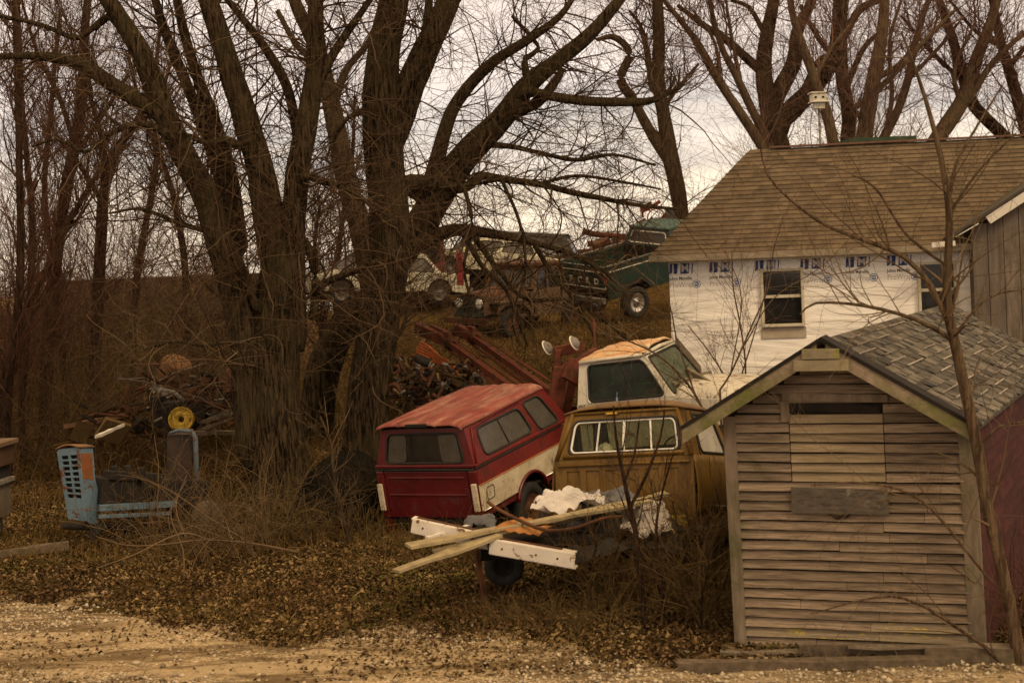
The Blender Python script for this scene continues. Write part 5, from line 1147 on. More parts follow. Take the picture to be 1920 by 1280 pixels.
for i, (x0, y0, x1, y1) in enumerate(((360, 800, 430, 770), (370, 808, 440, 782), (380, 790, 450, 772))):
    plank('pole', at(x0, y0, 25.5 + i * .1), at(x1, y1, 26.2), .05, .05, trim, 'slanted pole in the bundle right of the yellow disc', 'pole', 'slanted poles beside the yellow disc')
pm_ = empty('old_engine', tuple(at(325, 800, 24.7)), label='upright dark engine block carrying the yellow disc, above the tractor', cat='engine'); O = Vector(pm_.location); Lq = lambda x, y, Y: at(x, y, Y) - O
b = MB(); b.bar(Lq(332, 850, 24.8), Lq(326, 752, 24.8), .45, .35); b.bar(Lq(300, 800, 24.9), Lq(296, 742, 24.9), .22, .25); b.bar(Lq(350, 812, 24.9), Lq(372, 790, 24.9), .12, .12); b.obj('block', M['dark'], pm_, bevel=.02)
b = MB(); b.tube([Lq(296, 745, 24.7), Lq(302, 730, 24.7), Lq(325, 735, 24.7), Lq(345, 752, 24.7)], .04, 8); b.tube([Lq(290, 790, 24.6), Lq(310, 780, 24.6), Lq(318, 765, 24.6)], .025, 8); b.obj('pipes', M['steel'], pm_)
def scrap(name, n, xr, yr, Yr, mats, label, size=(.06, .5), seed=1):
    random.seed(seed); b = MB(); 
    for i in range(n):
        x = random.uniform(*xr); Y_ = random.uniform(*Yr); y = random.uniform(*yr); c = at(x, y, Y_); g0 = gz(c.x, c.y); c.z = max(c.z, g0 + .02); mi = random.randrange(len(mats)); r_ = random.random()
        if r_ < .30: b.box(c, (random.uniform(*size), random.uniform(*size), random.uniform(.01, .07)), (random.uniform(-.9, .9), random.uniform(-.9, .9), random.uniform(0, 3)), mi)
        elif r_ < .85:
            d = Vector((random.uniform(-1, 1), random.uniform(-1, 1), random.uniform(-.5, .5))).normalized() * random.uniform(*size) * 1.5; b.tube([c - d, c + d * .2 + Vector((0, 0, random.uniform(-.1, .1))), c + d], random.uniform(.008, .035), 6, mi)
        elif r_ > .96: b.lathe([(.08, -.05), (.14, -.05), (.14, .05), (.08, .05), (.08, -.05)], 14, Matrix.Translation(c) @ Euler((random.uniform(0, 3), random.uniform(0, 3), 0)).to_matrix().to_4x4(), mi)
    return tag(b.obj(name, mats), label, 'scrap', kind='stuff')
scrap('scrap_metal', 130, (275, 455), (700, 790), (25.5, 29), [M['dark'], M['dark'], M['rust'], M['rust'], M['steel']], 'dark tangled scrap metal heaped left of the big tree', seed=3)
scrap('scrap_metal', 70, (130, 290), (765, 815), (25, 30), [M['dark'], M['rust'], M['brush']], 'low scatter of dark scrap left of the pile with the drum', seed=4)
scrap('scrap_metal', 420, (735, 905), (672, 765), (24, 27.5), [M['dark'], M['steel'], M['rust'], M['dark'], M['rust'], M['brush'], M['brush'], M['rust']], 'glinting scrap metal heaped between the big tree and red cap', size=(.03, .15), seed=5)
hp = empty('hose_bundle', tuple(at(820, 665, 25.2)), label='orange hoses lying on the scrap heap under the booms', cat='hoses'); O = Vector(hp.location)
for i in range(6):
    b = MB(); y0 = 640 + i * 5; b.tube([at(788 - i * 2, y0, 25.4) - O, at(805, y0 + 10, 25.2) - O, at(825 + i, 668 + i * 3, 25) - O, at(850 + i * 2, 682 + i * 4, 24.9) - O], .022, 7); b.obj('hose', M['orange'], hp)

# ---------------------------------------------------------------- trailer with lumber, beam, sheet and tarp
lt = empty('flat_trailer', at_ground(1080, 16.2), label='low dark trailer carrying planks and tarps in front of the mustard cab', cat='trailer'); O = Vector(lt.location); Lc = lambda x, y, Y: Vector(P(x, y, Y)) - O
b = MB(); b.bar(Lc(890, 1010, 15.9), Lc(1300, 985, 16.9), .9, .08); b.bar(Lc(900, 1040, 15.8), Lc(1310, 1020, 16.6), .08, .12); b.obj('deck', M['dark'], lt)
wheel(lt, Lc(945, 1058, 16.25), .23, .2, 'Y', M['dark'], rimr=.5); wheel(lt, Lc(1290, 1040, 16.9), .30, .2, 'Y', M['dark'], rimr=.5)
b = MB(); b.bar(Lc(912, 1132, 15.6), Lc(892, 1030, 15.75), .05, .05); b.obj('rusty_stand', M['rust'], lt)
ib = mat_var('peeling_white_beam', (.50, .44, .37), (.62, .56, .48), 4, .6, patch=(.18, .085, .03), pscale=7, plo=.57, phi=.62)
def channel(a, c, h, w, mat, label):
    b = MB(); a, c = Vector(a), Vector(c); b.bar(a, c, .02, h); d = (c - a).normalized(); sx = d.cross(Vector((0, 0, 1))).normalized()
    for s_ in (1, -1): b.bar(a - sx * w / 2 + Vector((0, 0, s_ * h / 2)), c - sx * w / 2 + Vector((0, 0, s_ * h / 2)), w, .018)
    n_ = b.obj('beam', mat, bevel=.003); r = MB(); up = Vector((0, 0, h / 2 + .013)); r.bar(a - sx * w * .55 + up + d * .05, c - sx * w * .55 + up - d * .15, w * .55, .006); r.obj('rust_streak', M['rust'], n_)
    rv = MB()
    for t_ in (.15, .55, .8): rv.lathe([(.001, .008), (.010, .006), (.012, 0)], 8, Matrix.Translation(a.lerp(c, t_) + sx * .011) @ Matrix.Rotation(R(90), 4, 'X'))
    rv.obj('rivets', M['rust'], n_); return tag(n_, label, 'beam')
channel(at(772, 985, 15.55), at(915, 1016, 15.35), .15, .13, ib, 'white peeling channel beam, left piece under the planks')
channel(at(918, 1024, 15.2), at(1078, 1052, 14.95), .155, .13, ib, 'white peeling channel beam, right piece nearest the viewer')
pm = mat_var('weathered_pale_plank', (.20, .15, .08), (.36, .29, .165), 3, .85, (2, 2, 2), .4, .006, isl=.1, patch=(.14, .10, .05), pscale=5, plo=.6, phi=.7, pstretch=(.4, .4, 3))
plank('plank', at(765, 1024, 15.0), at(1215, 937, 16.2), .20, .035, pm, 'longest pale plank crossing the pile from lower left', group='planks on the trailer')
plank('plank', at(815, 1035, 15.25), at(1250, 925, 16.5), .12, .035, pm, 'greenish plank lying just behind the longest plank', group='planks on the trailer')
plank('plank', at(742, 1070, 14.7), at(935, 1002, 15.3), .19, .035, pm, 'lowest grey plank sticking out at bottom left of the pile', group='planks on the trailer')
plank('plank', at(800, 1008, 15.35), at(880, 985, 15.7), .07, .03, M['white'], 'short white board between the beam and the planks', group='planks on the trailer')
b = MB(); nx = 16; vs = []; fs = []
A, B, C, D = at(925, 992, 15.35), at(1010, 1003, 15.2), at(1050, 975, 15.9), at(975, 966, 16.0)
for j in range(nx + 1):
    for i in range(nx + 1):
        s_, t_ = i / nx, j / nx; p = (A * (1 - s_) + B * s_) * (1 - t_) + (D * (1 - s_) + C * s_) * t_; vs.append(p + Vector((0, 0, .01 * math.sin(s_ * 30) + .02 * math.sin(t_ * 5))))
for j in range(nx):
    for i in range(nx): a = j * (nx + 1) + i; fs.append((a, a + 1, a + nx + 2, a + nx + 1))
b.add(vs, fs, 0, None, True); o = b.obj('rusty_sheet', mat_var('orange_rusty_sheet', (.23, .09, .02), (.34, .15, .04), 5, .85), solid=.006); tag(o, 'orange rusty corrugated sheet on the plank pile', 'metal sheet')
b = MB(); b.tube([tuple(p) for p in cat([at(915, 940, 15.9), at(930, 952, 15.8), at(960, 968, 15.6), at(1010, 990, 15.2), at(1045, 994, 15.1), at(1085, 988, 15.2), at(1130, 972, 15.5), at(1165, 968, 15.8)], [.02] * 8, .08)[0]], .02, 8); ob(b, 'bent_bar', M['rust'], 'long brown bent bar draped over the rusty sheet', 'bar')
def cloth(name, corners, mat, label, amp=.09, freq=3.0, seed=0, n=40, sag=.1):
    A, B, C, D = [at(*c) for c in corners]; vs = []; fs = []
    for j in range(n + 1):
        for i in range(n + 1):
            s_, t_ = i / n, j / n; p = (A * (1 - s_) + B * s_) * (1 - t_) + (D * (1 - s_) + C * s_) * t_
            w = float(vnoise(s_ * 2 + t_, t_ * 3 - s_, 1.3, seed)) - .5; w2 = float(vnoise(s_ * 1.2 + t_ * .5, t_ * 6 + s_ * 2.5, 1.2, seed + 3)) - .5; w3 = abs(float(vnoise(s_ * 1.5 - t_ * 1, t_ * 4 + s_ * 1.5, 1.3, seed + 7)) - .5)
            bul = math.sin(math.pi * s_) ** .6 * math.sin(math.pi * t_) ** .6; ph = s_ * 3.2 + t_ * 15 + w * 9 + w2 * 5; fold = 1 - abs(math.sin(ph)); fold2 = 1 - abs(math.sin(ph * .53 + s_ * 7 + seed))
            e = 1 + .0; vs.append(p + Vector((w2 * amp * .8, w * amp, (w * 1.0 + w2 * .5 - w3 * .8 + fold * .45 + fold2 * .35) * amp + bul * sag)))
    for j in range(n):
        for i in range(n): a = j * (n + 1) + i; fs.append((a, a + 1, a + n + 2, a + n + 1))
    b = MB(); b.add(vs, fs, 0, None, True); o = b.obj(name, mat, solid=.004); return tag(o, label, 'tarp')
cw = mat_var('white_tarp_cloth', (.42, .38, .35), (.58, .53, .49), 3, .8, bscale=5); cg = mat_var('grey_tarp', (.07, .068, .07), (.13, .125, .125), 3, .8); cd = mat_var('dark_tarp', (.02, .02, .022), (.045, .042, .042), 3, .7)
cloth('tarp', [(1000, 962, 15.9), (1135, 950, 16.1), (1120, 935, 16.9), (1018, 930, 16.8)], cw, 'white crumpled cloth heaped under the long planks', .15, seed=2, sag=.05, n=70)
cloth('tarp', [(1085, 945, 16.3), (1200, 955, 16.4), (1190, 930, 17.0), (1080, 925, 17.0)], cg, 'grey tarp right behind the white cloth', .14, seed=5, sag=.02, n=60)
cloth('tarp', [(1170, 1000, 15.9), (1265, 992, 16.1), (1240, 950, 16.7), (1175, 952, 16.6)], mat_var('stained_white_cloth', (.36, .31, .27), (.52, .46, .40), 4, .8, patch=(.12, .07, .04), pscale=6, plo=.55, phi=.6), 'stained white tarp hanging at the right end of the pile', .12, seed=9, sag=.05, n=60)
cloth('tarp', [(1060, 1045, 15.6), (1290, 1035, 16.0), (1265, 965, 16.9), (1060, 968, 16.7)], cd, 'dark grey tarp draped over the middle of the trailer', .16, seed=12, sag=.05)
cloth('tarp', [(872, 990, 15.6), (930, 985, 15.7), (925, 970, 16.1), (870, 974, 16.0)], cg, 'small grey cloth left of the rusty sheet', .06, seed=15, sag=.05)

# black netting mound in front of the big trees
b = MB(); vs = []; fs = []; n = 50; p0, p1 = P(495, 1000, 20.2), P(705, 990, 20.2)
for j in range(n + 1):
    for i in range(n + 1):
        s_, t_ = i / n, j / n; x = p0[0] + (p1[0] - p0[0]) * s_; y = 20.1 + 2.2 * t_
        hh = .86 * (math.sin(math.pi * min(1, s_ * .72 + .12)) ** 1.3) * (math.sin(math.pi * min(1, t_ * .5 + .04)) ** .7); z = gz(x, y) + hh * (.72 + .5 * s_) * (1 - ss((s_ - .93) / .07) * .8) * ss(s_ / .25) + .22 * (float(vnoise(x, y, 2.2, 8)) - .5) + .1 * (float(vnoise(x, y, 6, 9)) - .5) - .05; vs.append((x, y, z))
for j in range(n):
    for i in range(n): a = j * (n + 1) + i; fs.append((a, a + 1, a + n + 2, a + n + 1))
b.add(vs, fs, 0, None, True)
m, nt, bs, N_, L_ = nodes('black_netting'); bs.inputs['Base Color'].default_value = (.006, .005, .004, 1); bs.inputs['Roughness'].default_value = .95; bs.inputs['Specular IOR Level'].default_value = .05
br = N_('ShaderNodeTexBrick'); br.offset = 0; br.inputs['Scale'].default_value = 18; br.inputs['Mortar Size'].default_value = .012; br.inputs['Brick Width'].default_value = .5; br.inputs['Row Height'].default_value = .5; tc = N_('ShaderNodeTexCoord')
mp = N_('ShaderNodeMapping'); mp.inputs['Rotation'].default_value = (R(60), 0, .2); L_(tc.outputs['Object'], mp.inputs[0]); L_(mp.outputs[0], br.inputs[0])
al = N_('ShaderNodeMapRange'); L_(br.outputs['Fac'], al.inputs[0]); al.inputs[3].default_value = .86; al.inputs[4].default_value = 1; L_(al.outputs[0], bs.inputs['Alpha']); bump(nt, bs, noise(nt, 5, 6), .8, .05)
tag(b.obj('netting', m), 'mound of black plastic netting at the foot of the big tree', 'netting')

# dark sheets and poles leaning on the house corner
b = MB(); Y_ = 25.2; q = [at(1268, 735, Y_), at(1318, 712, Y_), at(1314, 686, Y_ + .3), at(1266, 628, Y_ + .9)]; nn = Vector((0, -1, 0)); b.add(q + [p + Vector((0, .03, 0)) for p in q], [(3, 2, 1, 0)[::-1], (4, 7, 6, 5)] + [(i, i + 4, (i + 1) % 4 + 4, (i + 1) % 4) for i in range(4)])
ob(b, 'plywood_sheet', mat_var('dark_plywood', (.07, .05, .032), (.12, .09, .06), 3, .9, (1, 1, 4)), 'dark plywood sheet leaning against the wrapped house corner', 'plywood sheet')
plank('pole', at(1288, 692, 21.4), at(1362, 735, 20.2), .06, .06, trim, 'grey stick leaning over the white hood beside the shed', 'stick')
plank('pole', at(1262, 720, 20.6), at(1332, 698, 21.6), .05, .05, trim, 'grey stick crossing the other one above the white hood', 'stick')
# piece of blue tape or tool hanging on the cab door
b = MB(); p = at(1157, 752, 20.45); b.box(p, (.03, .012, .12)); b.tube([p + Vector((0, 0, .06)), at(1157, 735, 20.45)], .006, 6); ob(b, 'brush_handle', plainmat('light_blue_plastic', (.20, .28, .48)), 'small pale blue handle hanging at the white cab window', 'handle', .004)

# ---------------------------------------------------------------- trees
def trace(pts, Y, wk=1.0):
    """pixel polyline (x, y, width px[, dY]) at depth Y -> world points and radii"""
    W, r = [], []
    for p in pts:
        Yd = Y + (p[3] if len(p) > 3 else 0); W.append(P(p[0], p[1], Yd)); r.append(p[2] / 2 / FPX * Yd * wk)
    return cat(W, r, .12)
def tree(name, label, cat_, Y, trunk, limbs, n1, n2, n3, l1=1.7, l2=.85, l3=.42, bk='bark', tw='twig', seed=0, K=8, up=.25, group=None, rt=.0035, ang=(28, 75), trunk_twigs=.3, wig=.22, base=True, wk=1.0, sprouts=0):
    g = np.random.default_rng(seed)
    tp, tr = trace(trunk, Y, wk)
    gx, gy = float(tp[0][0]), float(tp[0][1]); g0 = gz(gx, gy)
    if base and tp[0][2] > g0 - .1:
        tp = np.vstack([[gx, gy, g0 - .15], tp]); tr = np.concatenate([[tr[0] * 1.15], tr])
    root = empty(name, (gx, gy, g0), label=label, cat=cat_, group=group); O = np.array([gx, gy, g0])
    K0 = 24; PPl, RRl = [], []
    V, F = limb_mesh(tp - O, tr, 44 if tr[0] > .15 else 14, seed=seed); np_mesh('trunk', V, F, M[bk], root, smooth=True)
    a, b_ = resampleK(tp, tr, K0); PPl.append(a); RRl.append(b_)
    for i, lb in enumerate(limbs):
        dY = 0; 
        if isinstance(lb, tuple): dY, lb = lb
        lp, lr = trace(lb, Y + dY, wk)
        allp = np.concatenate(PPl) if PPl else tp; ds = np.linalg.norm(allp - lp[0], axis=1); j = int(ds.argmin())
        if ds[j] < 1.6:
            q = allp[max(j - 1, 0)]
            if np.linalg.norm(q - lp[0]) > ds[j] + .8: q = allp[j]
            m_ = max(2, int(np.linalg.norm(q - lp[0]) / .12)); tt = np.linspace(0, 1, m_, endpoint=False)[:, None]
            lr = np.concatenate([lr[0] * (.8 + .2 * tt[:, 0]), lr]); lp = np.vstack([q * (1 - tt) + lp[0] * tt, lp])
        V, F = limb_mesh(lp - O, lr, 26 if lr[0] > .12 else 12, seed=seed + i + 1); np_mesh('limb', V, F, M[bk], root, smooth=True)
        a, b_ = resampleK(lp, lr, K0); PPl.append(a); RRl.append(b_)
    PP = np.array(PPl); RR = np.array(RRl); ln = np.linalg.norm(np.diff(PP, axis=1), axis=2).sum(1)
    wgt = ln.copy()
    wgt[0] *= trunk_twigs
    b1, r1 = grow(PP, RR, n1, l1, ang, 9, up, wig, .12, .0035 * l1 + .012, rt, .40, g, wgt)
    b2, r2 = grow(b1, r1, n2, l2, (25, 75), 6, up * .6, wig * 1.2, .12, .0065, rt * .85, .55, g)
    parts = [tubes(b1 - O, r1, 6), tubes(b2 - O, r2, 4)]
    if n3:
        b3, r3 = grow(b2, r2, n3, l3, (25, 70), 4, up * .3, wig * 1.3, .1, .0035, rt * .65, .7, g); parts.append(tubes(b3 - O, r3, 3))
    V, F = merge(parts); np_mesh('crown', V, F, M[tw], root)
    if sprouts:
        s1, q1 = grow(PP, RR, sprouts, 1.5, (30, 90), 12, -.15, .42, .05, .011, .0032, .4, g, wgt); s2, q2 = grow(s1, q1, sprouts * 4, .7, (25, 75), 7, 0, .4, .2, .005, .0024, .6, g)
        V, F = merge([tubes(s1 - O, q1, 5), tubes(s2 - O, q2, 3)]); np_mesh('sprouts', V, F, M['twig_mid'], root)
    return root
tree('tree', 'big dark multi stemmed tree left of the red truck, its branches reaching left', 'tree', 22.6,
     [(545, 960, 175), (528, 900, 150), (515, 820, 138), (508, 740, 132), (512, 660, 122), (520, 580, 112), (528, 500, 96), (530, 450, 84)],
     [(-.2, [(470, 860, 60), (462, 740, 62), (455, 620, 66), (432, 520, 68), (408, 440, 66), (385, 370, 64), (345, 290, 58), (310, 215, 54), (270, 110, 48), (235, 50, 42), (190, -20, 38), (150, -90, 30)]),
      (-.25, [(330, 262, 48), (300, 215, 44), (270, 195, 40), (220, 165, 37), (160, 125, 32), (110, 110, 25), (50, 105, 18), (-20, 108, 14), (-90, 120, 8)]),
      [(525, 520, 84), (508, 440, 76), (490, 330, 66), (465, 240, 60), (435, 140, 55), (410, 60, 48), (385, -20, 44), (360, -100, 36)],
      (.1, [(550, 640, 70), (548, 520, 62), (549, 420, 58), (558, 320, 56), (575, 230, 52), (590, 130, 44), (592, 30, 38), (590, -80, 30)]),
      (.1, [(572, 230, 32), (600, 150, 25), (635, 85, 21), (680, 20, 16), (735, -60, 10)]),
      (.8, [(450, 460, 40), (430, 330, 38), (402, 230, 32), (372, 150, 27), (345, 60, 24), (325, -40, 18)]),
      (1.2, [(440, 430, 36), (400, 290, 32), (355, 170, 27), (310, 60, 23), (280, -40, 18)]),
      (.6, [(565, 290, 26), (540, 170, 24), (500, 95, 21), (450, 30, 17), (395, -40, 12)]),
      (-.3, [(485, 590, 20), (440, 470, 18), (405, 440, 14), (340, 420, 12), (265, 392, 8), (205, 400, 5)]),
      (-.4, [(330, 258, 22), (265, 232, 18), (205, 252, 12), (160, 285, 9), (110, 262, 7), (60, 275, 5)]),
      (.0, [(205, 30, 20), (165, 60, 14), (140, 72, 12), (80, 48, 11), (0, 30, 9), (-60, 20, 6)]),
      (-.3, [(495, 700, 20), (445, 640, 14), (385, 648, 9), (330, 640, 6), (270, 655, 4)]),
      (-.2, [(440, 270, 22), (420, 262, 20), (385, 268, 14), (340, 250, 10), (300, 262, 6)]),
      (.2, [(560, 440, 26), (588, 490, 24), (592, 560, 22), (585, 600, 20)]),
      (.1, [(590, 545, 17), (620, 525, 17), (665, 508, 15), (710, 488, 13)]),
      (-.2, [(575, 330, 18), (640, 352, 14), (600, 245, 12), (560, 232, 10)][:2] + [(680, 372, 10), (720, 420, 6)])],
     300, 1900, 4800, 1.9, 1.0, .48, seed=101, up=.05, ang=(30, 85), rt=.0026, trunk_twigs=.5, wk=.79, sprouts=200)
tree('tree', 'tall thick straight trunk forking high up directly behind the red truck', 'tree', 24.4,
     [(688, 900, 108), (690, 850, 96), (690, 790, 90), (697, 700, 85), (712, 600, 82), (727, 500, 82), (729, 400, 80), (722, 300, 79), (715, 200, 78), (720, 100, 66), (738, 0, 58), (745, -80, 48)],
     [[(738, 250, 62), (765, 170, 58), (800, 90, 54), (838, 10, 46), (865, -70, 36)],
      [(792, 100, 24), (802, 40, 20), (806, -40, 15)],
      [(690, 205, 16), (665, 215, 12), (640, 235, 8), (610, 300, 5)],
      (-.2, [(700, 680, 12), (740, 640, 9), (760, 600, 7), (775, 540, 5)])],
     80, 450, 1100, 1.5, .9, .45, rt=.0026, seed=202, up=.1, trunk_twigs=.8, wk=.9, sprouts=60)
tree('tree', 'leaning tree that curves behind the straight trunk and spreads wide to the right', 'tree', 26.0,
     [(592, 860, 80), (595, 760, 74), (610, 680, 72), (648, 605, 66), (700, 555, 62), (748, 485, 62), (790, 420, 66), (832, 350, 68), (880, 285, 60), (938, 225, 50), (985, 165, 44), (1040, 118, 34), (1100, 70, 30), (1150, 15, 24), (1190, -40, 18)],
     [[(785, 410, 40), (808, 345, 36), (832, 255, 32), (858, 190, 28), (920, 120, 24), (990, 75, 20), (1050, 30, 15), (1090, -30, 10)],
      (-.2, [(985, 170, 22), (1040, 182, 22), (1100, 190, 22), (1160, 192, 20), (1215, 190, 17), (1250, 175, 10), (1266, 145, 6)]),
      (-.2, [(755, 342, 38), (820, 346, 34), (870, 352, 24), (902, 330, 20), (940, 336, 16), (1010, 345, 15), (1070, 360, 14), (1130, 372, 12), (1200, 385, 9), (1270, 392, 6)]),
      [(850, 335, 46), (900, 265, 34), (958, 218, 26), (1010, 190, 24), (1042, 152, 18), (1055, 128, 14)],
      (-.3, [(775, 462, 36), (850, 432, 30), (930, 440, 20), (1000, 455, 14), (1080, 480, 11), (1150, 520, 8)]),
      [(900, 270, 16), (960, 275, 12), (1010, 286, 10), (1080, 300, 9), (1150, 290, 7), (1230, 310, 5)],
      (-.5, [(890, 445, 14), (930, 500, 11), (985, 560, 9), (1060, 562, 9), (1130, 600, 6), (1180, 640, 5)]),
      (-.6, [(870, 440, 14), (905, 500, 10), (950, 545, 9), (975, 610, 7), (990, 650, 5)]),
      (-.5, [(1000, 455, 12), (1040, 520, 10), (1075, 560, 8), (1120, 640, 6)]),
      [(990, 160, 20), (985, 110, 14), (1010, 90, 10), (960, 30, 8)],
      [(1250, 178, 9), (1270, 165, 6), (1275, 130, 4)],
      (-.9, [(870, 350, 10), (885, 420, 9), (870, 500, 7), (880, 570, 5), (850, 620, 4)]), (-1.2, [(940, 336, 9), (975, 420, 7), (985, 510, 6), (960, 590, 5), (975, 650, 3)]),
      [(1010, 345, 8), (1080, 330, 8), (1160, 340, 6), (1240, 355, 4)]],
     215, 1400, 3900, 1.7, 1.05, .5, seed=303, up=-.12, ang=(25, 80), rt=.0026, trunk_twigs=.7, wk=.85, sprouts=80)
tree('tree', 'slim grey tree leaning left behind the two big trunks', 'tree', 33,
     [(712, 600, 50), (700, 540, 46), (680, 440, 44), (656, 360, 40), (636, 270, 36), (620, 190, 32), (598, 100, 28), (560, 20, 24), (530, -60, 18)],
     [[(622, 200, 18), (650, 130, 14), (690, 80, 10), (720, 10, 8)], [(600, 110, 16), (560, 90, 12), (520, 20, 9)]],
     50, 350, 900, 2.2, 1.2, .6, seed=404, rt=.003, trunk_twigs=1, bk='bark_pale')
tree('tree', 'crooked two stemmed tree left of the house roof', 'tree', 40,
     [(1278, 420, 28), (1276, 395, 27), (1268, 345, 30), (1256, 290, 32), (1245, 220, 26), (1235, 150, 24), (1235, 60, 22), (1230, -40, 18)],
     [[(1250, 290, 26), (1215, 240, 19), (1190, 190, 17), (1164, 150, 18), (1180, 100, 14), (1152, 70, 12), (1118, 75, 7)], [(1236, 170, 12), (1225, 165, 16), (1205, 60, 8), (1180, 20, 5)], [(1245, 200, 9), (1275, 160, 7), (1310, 120, 5)]],
     80, 550, 1500, 2.2, 1.2, .6, seed=505, rt=.0032, bk='bark_pale', tw='twig_red', trunk_twigs=1)
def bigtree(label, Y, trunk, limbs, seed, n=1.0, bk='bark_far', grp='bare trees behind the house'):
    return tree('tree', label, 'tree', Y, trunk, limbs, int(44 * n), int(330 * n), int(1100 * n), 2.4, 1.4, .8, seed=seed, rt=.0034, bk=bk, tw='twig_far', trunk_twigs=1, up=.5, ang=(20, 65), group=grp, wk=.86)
bigtree('thick dark forked tree behind the left end of the roof ridge', 43, [(1478, 330, 44), (1465, 290, 46), (1450, 240, 50), (1441, 190, 42), (1432, 134, 34), (1438, 67, 30), (1451, 0, 24), (1455, -60, 18)],
        [[(1468, 222, 44), (1515, 175, 42), (1549, 134, 30), (1565, 84, 24), (1570, 0, 18)], [(1455, 182, 38), (1488, 118, 34), (1495, 60, 26), (1522, 0, 20), (1530, -50, 14)], [(1424, 130, 22), (1390, 100, 18), (1364, 77, 18), (1314, 44, 13), (1270, 10, 8)], [(1432, 60, 12), (1405, 15, 10), (1370, 0, 8)], [(1500, 190, 18), (1530, 120, 12), (1560, 100, 10)]], 606, 1.4, 'bark')
bigtree('slim tree fanning up to the left from the roof hip', 41, [(1440, 300, 22), (1425, 268, 22), (1381, 202, 20), (1337, 134, 18), (1310, 84, 15), (1280, 44, 12), (1240, -5, 8)], [[(1350, 150, 9), (1340, 80, 7), (1300, 20, 5)]], 607, .8)
bigtree('slim tree with a gently curved stem beside the forked tree', 41.5, [(1450, 300, 20), (1438, 262, 20), (1408, 202, 18), (1381, 144, 16), (1354, 91, 13), (1337, 34, 11), (1325, -30, 8)], [[(1390, 160, 10), (1370, 60, 7), (1360, -10, 5)]], 608, .8)
bigtree('pale slim tree passing in front of the birdhouse', 37, [(1570, 300, 24), (1561, 262, 24), (1549, 208, 22), (1528, 151, 20), (1508, 94, 18), (1488, 34, 15), (1478, -30, 12)], [[(1525, 150, 10), (1560, 90, 8), (1600, 40, 6)]], 609, .8)
bigtree('dark straight tree right of the birdhouse', 42, [(1595, 300, 34), (1590, 262, 32), (1592, 215, 30), (1579, 144, 28), (1578, 67, 24), (1582, -30, 18)], [[(1592, 150, 14), (1620, 90, 12), (1650, 60, 8)], [(1582, 120, 16), (1540, 80, 12), (1500, 10, 9)], [(1583, 70, 16), (1612, 20, 18), (1660, -5, 14)]], 610, 1.1, 'bark')
bigtree('light grey thick stem right behind the green roof', 40, [(1612, 300, 34), (1620, 262, 34), (1629, 202, 34), (1639, 141, 30), (1653, 67, 24), (1662, -30, 18)], [[(1635, 150, 16), (1690, 120, 14), (1740, 70, 10), (1790, 20, 7)], [(1600, 205, 14), (1650, 165, 14), (1705, 110, 10)]], 611, 1.0)
bigtree('narrow tree leaning right above the middle of the ridge', 43, [(1650, 300, 20), (1656, 262, 20), (1680, 215, 18), (1703, 148, 17), (1717, 77, 14), (1750, -30, 10)], [[(1660, 250, 12), (1672, 180, 10), (1668, 80, 8), (1690, 0, 6)], [(1703, 150, 10), (1760, 90, 8), (1800, 40, 5)]], 612, 1.0)
bigtree('stout tree leaning right and crossed by another near the top right', 42, [(1740, 290, 34), (1760, 256, 34), (1804, 188, 32), (1831, 111, 26), (1858, 40, 20), (1878, -30, 14)], [[(1815, 190, 18), (1860, 120, 14), (1920, 60, 10)], [(1800, 195, 12), (1790, 130, 9), (1830, 40, 6)]], 613, 1.1)
bigtree('brown tree leaning left that crosses the stout one', 43.5, [(1910, 290, 28), (1878, 252, 28), (1824, 195, 26), (1804, 134, 24), (1784, 67, 20), (1750, -30, 14)], [[(1812, 160, 10), (1740, 90, 9), (1690, 30, 6)]], 614, 1.0, 'bark_red')
bigtree('tree at the far right edge leaning left', 42.5, [(1935, 290, 30), (1920, 228, 28), (1898, 151, 24), (1878, 84, 20), (1864, 17, 16), (1850, -40, 12)], [[(1890, 130, 12), (1930, 80, 10), (1990, 30, 8)], [(1880, 90, 9), (1830, 60, 8), (1780, 0, 6)]], 615, 1.0, 'bark_red')

# left background saplings
def sapling(label, Y, pts, seed, n=1.0, limbs=(), tw='twig_red', bk='bark_red', l1=1.6, name='sapling', up=.7):
    return tree(name, label, 'sapling', Y, pts, list(limbs), int(44 * n), int(360 * n), int(1100 * n), l1, .95, .5, seed=seed, rt=.0028, bk=bk, tw=tw, trunk_twigs=1, up=up, ang=(18, 60), group='thin bare trees at the left', wig=.16)
sapling('thin sapling nearest the left edge of the photo', 26, [(12, 800, 16), (18, 700, 16), (38, 520, 15), (36, 300, 13), (30, 100, 10), (25, -40, 7)], 701, 1.2)
sapling('thin twin stemmed tree second from the left edge', 30, [(85, 760, 24), (95, 600, 24), (111, 427, 23), (134, 302, 22), (151, 202, 20), (160, 50, 15), (168, -40, 12)], 702, 1.5, [[(140, 270, 10), (110, 180, 9), (70, 100, 7), (40, 0, 5)], [(135, 300, 9), (190, 220, 8), (240, 140, 6)]])
sapling('forked sapling right of the twin stemmed one', 31, [(175, 760, 22), (182, 600, 22), (190, 427, 22), (197, 353, 20), (220, 282, 17), (255, 230, 13), (285, 160, 9), (300, 60, 6)], 703, 1.4, [[(196, 350, 12), (190, 260, 10), (170, 180, 8), (165, 90, 6)], [(192, 380, 10), (150, 310, 9), (100, 250, 6)]])
sapling('slender sapling between the left edge and the twin stem', 28, [(40, 760, 13), (52, 600, 13), (60, 420, 12), (42, 200, 10), (34, 0, 7)], 704, 1.1)
sapling('sapling standing in front of the dark barn', 34, [(245, 720, 14), (250, 600, 14), (262, 480, 13), (290, 330, 11), (300, 200, 8), (330, 80, 5)], 705, 1.3)
